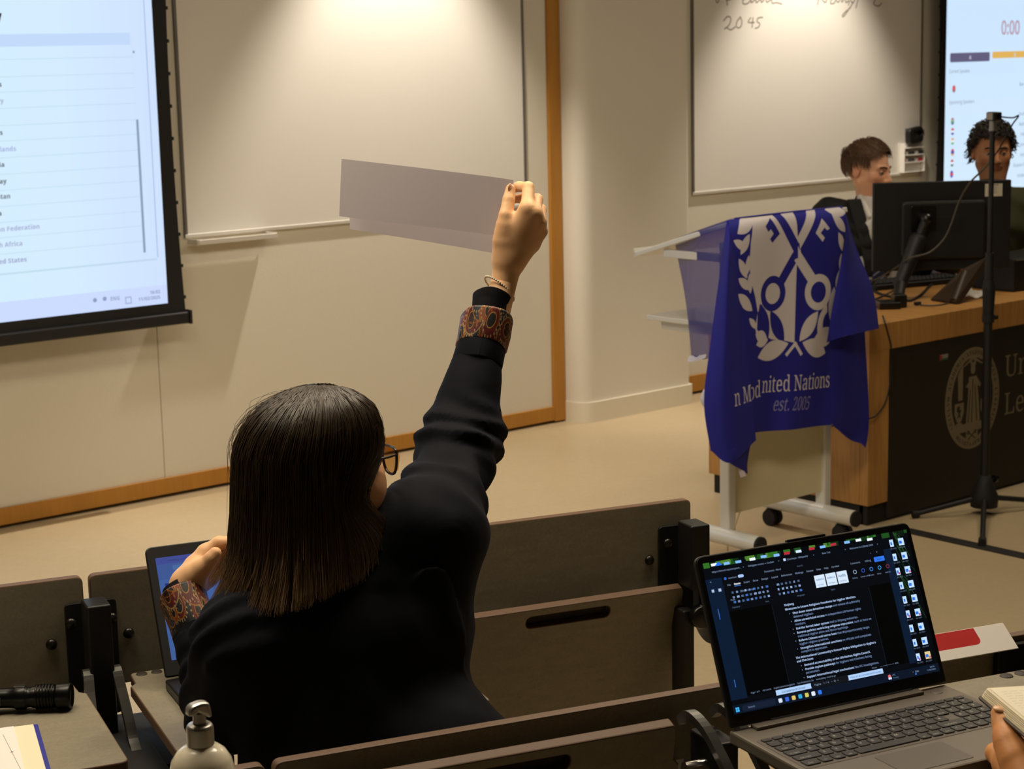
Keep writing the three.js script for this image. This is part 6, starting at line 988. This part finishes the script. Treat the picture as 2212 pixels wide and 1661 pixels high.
// ------------------------------------------------ two people behind the desk
function seatedFigure(g, O, o) {                                      // coordinates relative to O; o.head, o.face, o.shoulders, ...
  const skin = skinMap(), { head, face, up = [0, 1, 0], shL, shR, elL, elR, haL, haR, chestZ } = o, HM = frame(head, face, up), hf = fieldIn(HM, (x, y, z) => headField(x, y, z));
  const neckB = [lerp(shL[0], shR[0], 0.5), Math.max(shL[1], shR[1]) + 0.035, lerp(shL[2], shR[2], 0.5)], hip = [neckB[0], 0.5, neckB[2] + (o.hipZ ?? 0)], away = V3(shR).sub(V3(shL)).setY(0).normalize(), fw = new THREE.Vector3(away.z, 0, -away.x).multiplyScalar(o.flip ?? 1);
  const limbs = (x, y, z, k) => {
    let d = 9; for (const [a, b, c] of [[shL, elL, haL], [shR, elR, haR]]) { d = Math.min(d, cone(x, y, z, a, b, 0.045 * k, 0.038 * k)); d = join(d, cone(x, y, z, b, c, 0.038 * k, 0.026 * k), 0.02); }
    return d;
  };
  const legs = (x, y, z, k) => { let d = 9; for (const s of [-1, 1]) { const h = [hip[0] + away.x * s * 0.1, 0.48, hip[2] + away.z * s * 0.1], kn = [h[0] + fw.x * 0.4, 0.5, h[2] + fw.z * 0.4], an = [kn[0], 0.08, kn[2]]; d = Math.min(d, cone(x, y, z, h, kn, 0.085 * k, 0.06 * k)); d = join(d, cone(x, y, z, kn, an, 0.056 * k, 0.04 * k), 0.02); } return d; };
  const torso = (x, y, z, k) => {
    const lx = (x - hip[0]) * away.x + (z - hip[2]) * away.z, lz = (x - hip[0]) * fw.x + (z - hip[2]) * fw.z, q = (neckB[0] - hip[0]) * fw.x + (neckB[2] - hip[2]) * fw.z, sx = (neckB[0] - hip[0]) * away.x + (neckB[2] - hip[2]) * away.z;
    return cone(lx * 0.62, y, lz, [0, 0.5, 0], [sx * 0.62, neckB[1] - 0.16, q], 0.105 * k, 0.11 * k);
  };
  const body = (x, y, z) => { let d = join(torso(x, y, z, 0.9), cone(x, y, z, shL, shR, 0.05, 0.05), 0.06); d = join(d, cone(x, y, z, neckB, head, 0.055, 0.052), 0.04); d = join(d, limbs(x, y, z, 0.85), 0.03); return join(d, legs(x, y, z, 0.85), 0.04); };
  const pts = [shL, shR, elL, elR, haL, haR, head, hip], lo = [0, 1, 2].map((k) => Math.min(...pts.map((p) => p[k])) - 0.16), hi = [0, 1, 2].map((k) => Math.max(...pts.map((p) => p[k])) + 0.16);
  const legLo = [hip[0] - 0.6, 0.02, hip[2] - 0.6], legHi = [hip[0] + 0.6, 0.7, hip[2] + 0.6];
  const tone = (x, y, z) => { const I = HM.clone().invert(), p = new THREE.Vector3(x, y, z).applyMatrix4(I); let c = o.skin; if (p.z > 0.07 && Math.abs(p.x) < 0.026 && p.y < -0.044 && p.y > -0.067) c = mix3(c, o.lip, 0.7); if (Math.abs(p.x) > 0.074) c = mix3(c, o.lip, 0.35); if (p.z > 0.04 && p.y < 0 && p.y > -0.04 && Math.abs(p.x) > 0.02) c = mix3(c, o.lip, 0.25); if (o.stubble && p.y < -0.035 && p.z > -0.01) c = mix3(c, o.stubble, 0.3); return c; };
  const hands = []; for (const [e, h, s] of [[elL, haL, -1], [elR, haR, 1]]) { const dir = V3(h).sub(V3(e)).setY(0).normalize(), sd = new THREE.Vector3(-dir.z, 0, dir.x), Q = (f, q, v) => V3(h).addScaledVector(dir, f).addScaledVector(sd, q).add(V3(0, v, 0)).toArray(); const palm = [[[h, 0.022], [Q(0.08, 0, 0.004), 0.02]], [[Q(0.02, -0.016, 0), 0.018], [Q(0.085, -0.024, 0.002), 0.0145]], [[Q(0.02, 0.016, 0), 0.018], [Q(0.08, 0.026, 0), 0.014]]], dg = [-0.03, -0.01, 0.01, 0.028].map((q, i) => [[Q(0.085, q, 0.004), 0.0105], [Q(0.12 - Math.abs(i - 1.3) * 0.004, q * 1.15, 0.004), 0.0092], [Q(0.148 - Math.abs(i - 1.3) * 0.008, q * 1.2, -0.01), 0.0082]]); dg.push([[Q(0.03, -s * 0.028, 0), 0.014], [Q(0.06, -s * 0.048, -0.002), 0.011], [Q(0.088, -s * 0.052, -0.006), 0.009]]); hands.push(paint(handGeo(palm, dg, 0.004), () => o.skin)); }
  part('body', [paint(solid(body, [lo[0], 0.02, lo[2]].map((v, k) => Math.min(v, legLo[k])), hi.map((v, k) => Math.max(v, legHi[k])), 0.014), () => o.skin), paint(solid((x, y, z) => join(hf(x, y, z), cone(x, y, z, neckB, [head[0], head[1] - 0.02, head[2]], 0.056, 0.05), 0.03), head.map((v, k) => v - [0.14, 0.2, 0.14][k]), head.map((v) => v + 0.14), 0.004), tone), ...hands], skin, g);
  faceParts(g, HM, o.brow, phys(o.lid, 0.5));
  const cloth = (x, y, z) => { let d = join(torso(x, y, z, 1.08), cone(x, y, z, shL, shR, 0.066, 0.066), 0.07); d = join(d, cone(x, y, z, [neckB[0], neckB[1] - 0.03, neckB[2]], [neckB[0], neckB[1] + 0.01, neckB[2]], 0.07, 0.062), 0.04); const arm = limbs(x, y, z, 1.3); d = join(d, arm, 0.035); d += 0.004 * noise3(x * 16, y * 16, z * 16) + 0.003 * Math.sin((y * 2 + x) * 30 + noise3(x * 9, y * 9, z * 9) * 4); for (const h of [haL, haR]) d = Math.max(d, 0.035 - Math.hypot(x - h[0], y - h[1], z - h[2])); return o.open ? o.open(x, y, z, d, fw, neckB, away) : d; };
  part(o.garment, solid(cloth, [lo[0], 0.42, lo[2]], [hi[0], neckB[1] + 0.06, hi[2]], 0.009), o.cloth, g);
  part('trousers', solid((x, y, z) => join(legs(x, y, z, 1.12), egg(x, y, z, [hip[0], 0.5, hip[2]], [0.18, 0.1, 0.18]), 0.05), [hip[0] - 0.6, 0.03, hip[2] - 0.6], [hip[0] + 0.6, 0.64, hip[2] + 0.6], 0.014), std(0x15151a, 0.85), g);
  for (const s of [-1, 1]) { const a = [hip[0] + away.x * s * 0.1 + fw.x * 0.4, hip[2] + away.z * s * 0.1 + fw.z * 0.4]; part('shoe', solid((x, y, z) => Math.max(cone(x, y, z, [a[0] - fw.x * 0.03, 0.045, a[1] - fw.z * 0.03], [a[0] + fw.x * 0.14, 0.034, a[1] + fw.z * 0.14], 0.048, 0.036), 0.001 - y), [a[0] - 0.25, -0.01, a[1] - 0.25], [a[0] + 0.25, 0.13, a[1] + 0.25], 0.008), std(0x0e0c0b, 0.5), g); }
  return { HM, neckB, fw, away };
}
const onHead = (HM, az, el, r) => { const c = Math.cos(el); return new THREE.Vector3(Math.sin(az) * c * 0.078 * r, 0.03 + Math.sin(el) * 0.094 * r, -0.012 + Math.cos(az) * c * 0.099 * r).applyMatrix4(HM); };
const hairCap = (HM, f, head, grow) => { const hf = fieldIn(HM, (x, y, z) => { const d = egg(x, y, z, [0, 0.032, -0.014], [0.077 + grow, 0.093 + grow, 0.099 + grow]); return Math.max(d, f(x, y, z)); }); return solid(hf, head.map((v) => v - 0.15), head.map((v) => v + 0.16), 0.005); };
{
  // brown-haired person in a suit, looking to the side of the monitor
  const O = [6.5, 0, -5.2], L = (p) => [p[0] - O[0], p[1], p[2] - O[2]];
  const g = thing('person', 'brown-haired person in a dark suit and tie sitting behind the monitor', 'person', O), head = L([6.4476, 1.2043, -5.1925]);
  const camF = [-0.647, 0, 0.762], camRt = [0.762, 0, 0.647], mixd = (a, b) => camF.map((v, i) => v * a + camRt[i] * b);
  const face = mixd(0.62, 0.78); face[1] = -0.16;
  const shR0 = L([6.2957, 1.023, -5.2793]), shL0 = L([6.6058, 0.9782, -5.0856]);
  const fig = seatedFigure(g, O, {
    head, face, shL: shR0, shR: shL0, flip: -1, elL: L([6.1318, 0.8477, -5.1779]), elR: L([6.4496, 0.8191, -4.9015]), haL: L([6.3297, 0.6838, -5.1051]), haR: L([6.6121, 0.6594, -5.0595]),
    skin: lin(0xe6b090), lip: lin(0xc4705c), lid: 0xc99478, brow: std(0x4a2f1c, 0.9), garment: 'jacket', cloth: phys(0x0b0d10, 0.8, { sheen: 0.1 }), hipZ: -0.1,
    open: (x, y, z, d, fw, nb, aw) => { const f = (x - nb[0]) * fw.x + (z - nb[2]) * fw.z, s = (x - nb[0]) * aw.x + (z - nb[2]) * aw.z, w = clamp((y - nb[1] + 0.3) / 0.3, 0, 1.3) * 0.052; return f > 0 ? Math.max(d, Math.min(w - Math.abs(s), 0.05 - 0) ) : d; },
  });
  const { HM, neckB, fw, away } = fig, put = (s, y, f) => [neckB[0] + away.x * s + fw.x * f, neckB[1] + y, neckB[2] + away.z * s + fw.z * f];
  // shirt front, collar and striped tie
  part('shirt', solid((x, y, z) => { const f = (x - neckB[0]) * fw.x + (z - neckB[2]) * fw.z, s = (x - neckB[0]) * away.x + (z - neckB[2]) * away.z; return join(cone(s * 0.62, y, f, [0, neckB[1] - 0.4, 0.02], [0, neckB[1] - 0.12, 0.01], 0.1, 0.095), cone(x, y, z, [neckB[0], neckB[1] - 0.06, neckB[2]], put(0, 0.012, 0.005), 0.075, 0.062), 0.04); }, [neckB[0] - 0.2, neckB[1] - 0.42, neckB[2] - 0.2], [neckB[0] + 0.2, neckB[1] + 0.04, neckB[2] + 0.2], 0.008), std(0xdad8d6, 0.7), g);
  const q = (pts) => { const b = new THREE.BufferGeometry().setFromPoints(pts.map((p) => V3(p))); const idx = []; for (let i = 1; i < pts.length - 1; i++) idx.push(0, i, i + 1); b.setIndex(idx); b.computeVertexNormals(); return b; };
  for (const s of [-1, 1]) part('collar', solid((x, y, z) => cone(x, y, z, put(s * 0.05, 0.035, 0.03), put(s * 0.03, -0.045, 0.085), 0.014, 0.011), put(s * 0.04, -0.005, 0.06).map((v) => v - 0.09), put(s * 0.04, -0.005, 0.06).map((v) => v + 0.09), 0.005), std(0xe2e0de, 0.7), g);
  const tieTex = canvasTex(64, 256, (c, w, h) => { c.fillStyle = '#141c38'; c.fillRect(0, 0, w, h); c.strokeStyle = '#7d8aa8'; c.lineWidth = 5; for (let i = -2; i < 12; i++) { c.beginPath(); c.moveTo(0, i * 30 + 30); c.lineTo(w, i * 30); c.stroke(); } });
  const tie = new THREE.BoxGeometry(0.06, 0.3, 0.012, 2, 8, 1), tp = tie.attributes.position; for (let i = 0; i < tp.count; i++) { const y = tp.getY(i); tp.setX(i, tp.getX(i) * (y > 0.12 ? 0.55 : 0.62 + (0.12 - y) * 1.4)); } tie.computeVertexNormals();
  const tm = part('tie', tie, std(0xffffff, 0.6, { map: tieTex }), g); tm.position.set(...put(0, -0.2, 0.117)); tm.rotation.y = Math.atan2(fw.x, fw.z); tm.rotation.order = 'YXZ'; tm.rotation.x = -0.12;
  for (const s of [-1, 1]) part('lapel', solid((x, y, z) => { const f = (x - neckB[0]) * fw.x + (z - neckB[2]) * fw.z, a = ((x - neckB[0]) * away.x + (z - neckB[2]) * away.z) * s, t = (y - neckB[1] + 0.3) / 0.3; return Math.max(Math.abs(a - 0.02 - 0.062 * t) - 0.03, Math.abs(f - 0.118 + 0.075 * Math.max(0, t - 0.25)) - 0.008, y - neckB[1] - 0.03, neckB[1] - 0.3 - y); }, [neckB[0] - 0.22, neckB[1] - 0.31, neckB[2] - 0.22], [neckB[0] + 0.22, neckB[1] + 0.04, neckB[2] + 0.22], 0.006), phys(0x0d0f13, 0.7), g);
  // short brown hair combed forward
  seed(31); const hs = new Strands();
  const lineAt = (az) => (Math.abs(az) < 0.85 ? 0.72 - 0.08 * Math.abs(az) : Math.abs(az) < 1.2 ? lerp(0.65, 0.1, (Math.abs(az) - 0.85) / 0.35) : Math.abs(az) < 1.9 ? 0.12 : -0.42);   // lowest elevation that carries hair
  const cap = hairCap(HM, (x, y, z) => { const az = Math.atan2(x, z + 0.012), el = Math.asin(clamp((y - 0.03) / 0.1, -1, 1)); return (lineAt(az) - el) * 0.09; }, head, 0.008);
  for (let k = 0; k < 2600; k++) { const az = (rnd() * 2 - 1) * Math.PI, e0 = lineAt(az), el = Math.asin(lerp(Math.sin(Math.max(e0, -0.5)), 1, rnd())), len = 0.25 + 0.3 * rnd(), pts = []; const lift = 0.06 + 0.06 * rnd() + (el > 0.5 ? 0.06 : 0), tw = -az * 0.35 + 0.3 * (rnd() - 0.5); for (let i = 0; i < 6; i++) { const t = i / 5, a = az + tw * t * (el > 0.6 ? 1.4 : 0.3), e = el - len * t * (Math.abs(az) < 1.1 ? 0.16 : 0.75) , p = onHead(HM, a, e, 1.06 + lift * Math.sin(t * 2.4) * 0.9 + 0.05 * t * (el > 0.4 ? 1 : 0)); pts.push(p.toArray()); } const v = 0.7 + 0.7 * rnd(); hs.add(pts, (t) => 0.0013 * (1 - 0.6 * t), [0.13 * v, 0.072 * v, 0.036 * v], 3); }
  part('hair', [paint(cap, () => [0.075, 0.042, 0.022]), hs.geo()], phys(0xffffff, 0.5, { vertexColors: true, side: THREE.DoubleSide }), g);
}
{
  // dark curly-haired person in an olive sweater in front of the right screen
  const O = [6.9, 0, -4.85], L = (p) => [p[0] - O[0], p[1], p[2] - O[2]];
  const g = thing('person', 'person with dark curly hair in an olive sweater behind the tripod', 'person', O), head = L([6.8828, 1.2661, -4.864]);
  const face = [-0.68, -0.05, 0.73];
  const fig = seatedFigure(g, O, {
    head, face, shL: L([6.7013, 1.0705, -4.9461]), shR: L([6.9958, 1.045, -4.7168]), flip: -1, elL: L([6.5603, 0.8308, -4.8769]), elR: L([6.8872, 0.8523, -4.5777]), haL: L([6.6165, 0.79, -4.8219]), haR: L([6.7174, 0.841, -4.6127]),
    skin: lin(0xad7a58), lip: lin(0x8a4a3c), stubble: lin(0x4a2f22), lid: 0x96603f, brow: std(0x120c0a, 0.9), garment: 'sweater', cloth: phys(0x33341a, 0.9, { sheen: 0.3, sheenColor: new THREE.Color(0x4a4a2a) }), hipZ: -0.1,
  });
  part('neckband', at(new THREE.TorusGeometry(0.062, 0.011, 10, 36), fig.neckB[0], fig.neckB[1] + 0.012, fig.neckB[2], Math.PI / 2, 0, 0), phys(0x3a3b22, 0.9), g);
  seed(47); const hs = new Strands(), HM = fig.HM;
  const low = (az) => (Math.abs(az) < 0.85 ? 0.52 : Math.abs(az) < 1.35 ? lerp(0.46, 0.05, (Math.abs(az) - 0.85) / 0.5) : Math.abs(az) < 1.75 ? -0.1 : -0.55);
  const cap = hairCap(HM, (x, y, z) => { const az = Math.atan2(x, z + 0.012), el = Math.asin(clamp((y - 0.03) / 0.1, -1, 1)); return (low(az) - el) * 0.09; }, head, 0.014);
  for (let k = 0; k < 620; k++) { const az = (rnd() * 2 - 1) * Math.PI, el = Math.asin(lerp(Math.sin(low(az)), 1, rnd())), pts = [], turns = 1 + rnd() * 1.2, R0 = 0.006 + 0.006 * rnd(), ph = rnd() * 6.28, c = onHead(HM, az, el, 1.15 + 0.16 * rnd()), nrm = c.clone().sub(V3(head)).normalize(), s = new THREE.Vector3(0, 1, 0.01).cross(nrm).normalize(), u = nrm.clone().cross(s), drift = V3(rnd() - 0.5, -0.4 - 0.4 * rnd(), rnd() - 0.5).multiplyScalar(0.03); for (let i = 0; i < 14; i++) { const t = i / 13, a = ph + t * turns * 6.28, p = c.clone().addScaledVector(s, Math.cos(a) * R0).addScaledVector(u, Math.sin(a) * R0 * 0.8).addScaledVector(nrm, 0.006 * Math.sin(a * 0.7)).addScaledVector(drift, t); pts.push(p.toArray()); } const v = 0.6 + 0.6 * rnd(); hs.add(pts, (t) => 0.0026 * (1 - 0.55 * t), [0.02 * v, 0.014 * v, 0.011 * v], 4); }
  part('hair', [paint(cap, () => [0.01, 0.007, 0.006]), hs.geo()], phys(0xffffff, 0.5, { vertexColors: true, side: THREE.DoubleSide }), g);
}
// ------------------------------------------------ notebook and the hand that holds it, right foreground
{
  const A = [1.8217, 0.975, -1.2861], B = [1.7722, 0.96, -1.1936], dz = [B[0] - A[0], B[2] - A[2]], yaw = Math.atan2(dz[0], dz[1]), len = 0.148, wd = 0.1;
  const g = thing('notebook', 'small cream notebook with handwriting held open by the hand at right', 'notebook', A, yaw); g.rotation.order = 'YXZ'; g.rotation.x = 0.06; g.rotation.z = -0.04;
  const page = canvasTex(400, 560, (c, w, h) => { c.fillStyle = '#efe7d2'; c.fillRect(0, 0, w, h); c.strokeStyle = 'rgba(120,120,150,0.6)'; c.lineWidth = 2; seed(13); for (let r = 0; r < 17; r++) { let x = 40; const y = 50 + r * 30; while (x < 330 - 60 * (r % 3)) { const n = 16 + rnd() * 46; c.beginPath(); c.moveTo(x, y); for (let i = 0; i < n; i += 5) c.lineTo(x + i, y - 8 * rnd() + 3); c.stroke(); x += n + 10; } } });
  part('cover', at(slab(roundRect(-0.003, -len - 0.003, wd + 0.1, 0.003, 0.008), 0.003, 0.001), 0, -0.015, 0, -Math.PI / 2), std(0x3a2a1e, 0.5), g, 'dark brown cover');
  for (let i = 0; i < 6; i++) part('page_block', at(slab(roundRect(0.0008 * i, -len + 0.0006 * i, wd + 0.095, -0.0006 * i, 0.006), 0.0018, 0.0003), 0, -0.012 + i * 0.002, 0, -Math.PI / 2), std(i % 2 ? 0xe6dcc2 : 0xd9cdb0, 0.8), g);
  part('page', at(new THREE.PlaneGeometry(wd - 0.01, len - 0.012), wd / 2 + 0.003, 0.0004, len / 2, -Math.PI / 2), std(0xffffff, 0.8, { map: page }), g, 'handwritten page');
}
{
  const O = [1.7886, 0.9125, -1.2148], L = (p) => [p[0] - O[0], p[1] - O[1], p[2] - O[2]], g = thing('person', 'person at the right edge of whom only the hand holding a notebook shows', 'person', O);
  const wr = L([1.7482, 0.8862, -1.1418]), palm = [
    [[wr, 0.028], [L([1.7794, 0.8962, -1.1816]), 0.03]], [[L([1.7794, 0.8962, -1.1816]), 0.028], [L([1.8106, 0.8944, -1.2373]), 0.019]], [[L([1.7901, 0.8926, -1.1837]), 0.027], [L([1.8483, 0.8871, -1.2475]), 0.017]], [[L([1.8097, 0.884, -1.1904]), 0.025], [L([1.884, 0.8758, -1.2532]), 0.015]], [[L([1.7655, 0.9017, -1.176]), 0.026], [L([1.7724, 0.9211, -1.2]), 0.021], [L([1.7788, 0.9341, -1.2162]), 0.0165]],
  ], dig = [
    [[L([1.7769, 0.9274, -1.2096]), 0.017], [L([1.7841, 0.9405, -1.2252]), 0.0135], [L([1.7964, 0.949, -1.2367]), 0.0125], [L([1.8019, 0.9572, -1.2459]), 0.0098]],
    [[L([1.8096, 0.8933, -1.2379]), 0.0145], [L([1.8244, 0.8964, -1.2647]), 0.0125], [L([1.877, 0.8885, -1.2874]), 0.0108], [L([1.913, 0.8786, -1.2932]), 0.0095]],
    [[L([1.8482, 0.886, -1.2474]), 0.0135], [L([1.8819, 0.8827, -1.2819]), 0.0115], [L([1.9258, 0.8762, -1.2938]), 0.0102], [L([1.952, 0.8689, -1.2951]), 0.009]],
    [[L([1.8839, 0.8747, -1.2531]), 0.0125], [L([1.9218, 0.8715, -1.2841]), 0.0108], [L([1.9644, 0.8628, -1.2965]), 0.0096], [L([1.9808, 0.8592, -1.2938]), 0.0085]],
    [[L([1.9019, 0.8662, -1.2492]), 0.011], [L([1.9425, 0.862, -1.2763]), 0.0095], [L([1.9753, 0.8567, -1.2859]), 0.0085], [L([1.9899, 0.8532, -1.2846]), 0.0075]],
  ];
  const el = L([1.6339, 0.8503, -0.9507]), c1 = lin(0xd6985f), c2 = lin(0xc47a4c);
  part('body', [paint(handGeo(palm, dig), (x, y, z) => mix3(c1, c2, clamp(0.5 + noise3(x * 40, y * 40, z * 40), 0, 1) * 0.4)), paint(solid((x, y, z) => cone(x, y, z, wr, el, 0.0275, 0.045), [Math.min(wr[0], el[0]) - 0.06, Math.min(wr[1], el[1]) - 0.06, Math.min(wr[2], el[2]) - 0.06], [Math.max(wr[0], el[0]) + 0.06, Math.max(wr[1], el[1]) + 0.04, Math.max(wr[2], el[2]) + 0.06], 0.006), () => c1)], skinMap(), g);
  part('thumb_nail', at(new THREE.SphereGeometry(0.0075, 12, 8).scale(0.85, 0.4, 1.1), ...L([1.7973, 0.9582, -1.2421]).map((v, k) => v + [0, 0.0065, 0][k]), 0.2, 0.5, 0), phys(0xe6b690, 0.35), g);
  part('sleeve', solid((x, y, z) => { const m = wr.map((v, k) => lerp(v, el[k], 0.3)); return cone(x, y, z, m, el.map((v, k) => v + (v - m[k]) * 0.2), 0.045, 0.06) + 0.003 * Math.sin((x + y * 2) * 50); }, [Math.min(wr[0], el[0]) - 0.05, Math.min(wr[1], el[1]) - 0.25, Math.min(wr[2], el[2]) - 0.12], [Math.max(wr[0], el[0]) + 0.14, Math.max(wr[1], el[1]) + 0.1, Math.max(wr[2], el[2]) + 0.2], 0.009), phys(0x16181d, 0.85), g);
}

scene.traverse((o) => { if (o.isMesh) o.castShadow = o.receiveShadow = true; });
renderer.render(scene, camera);
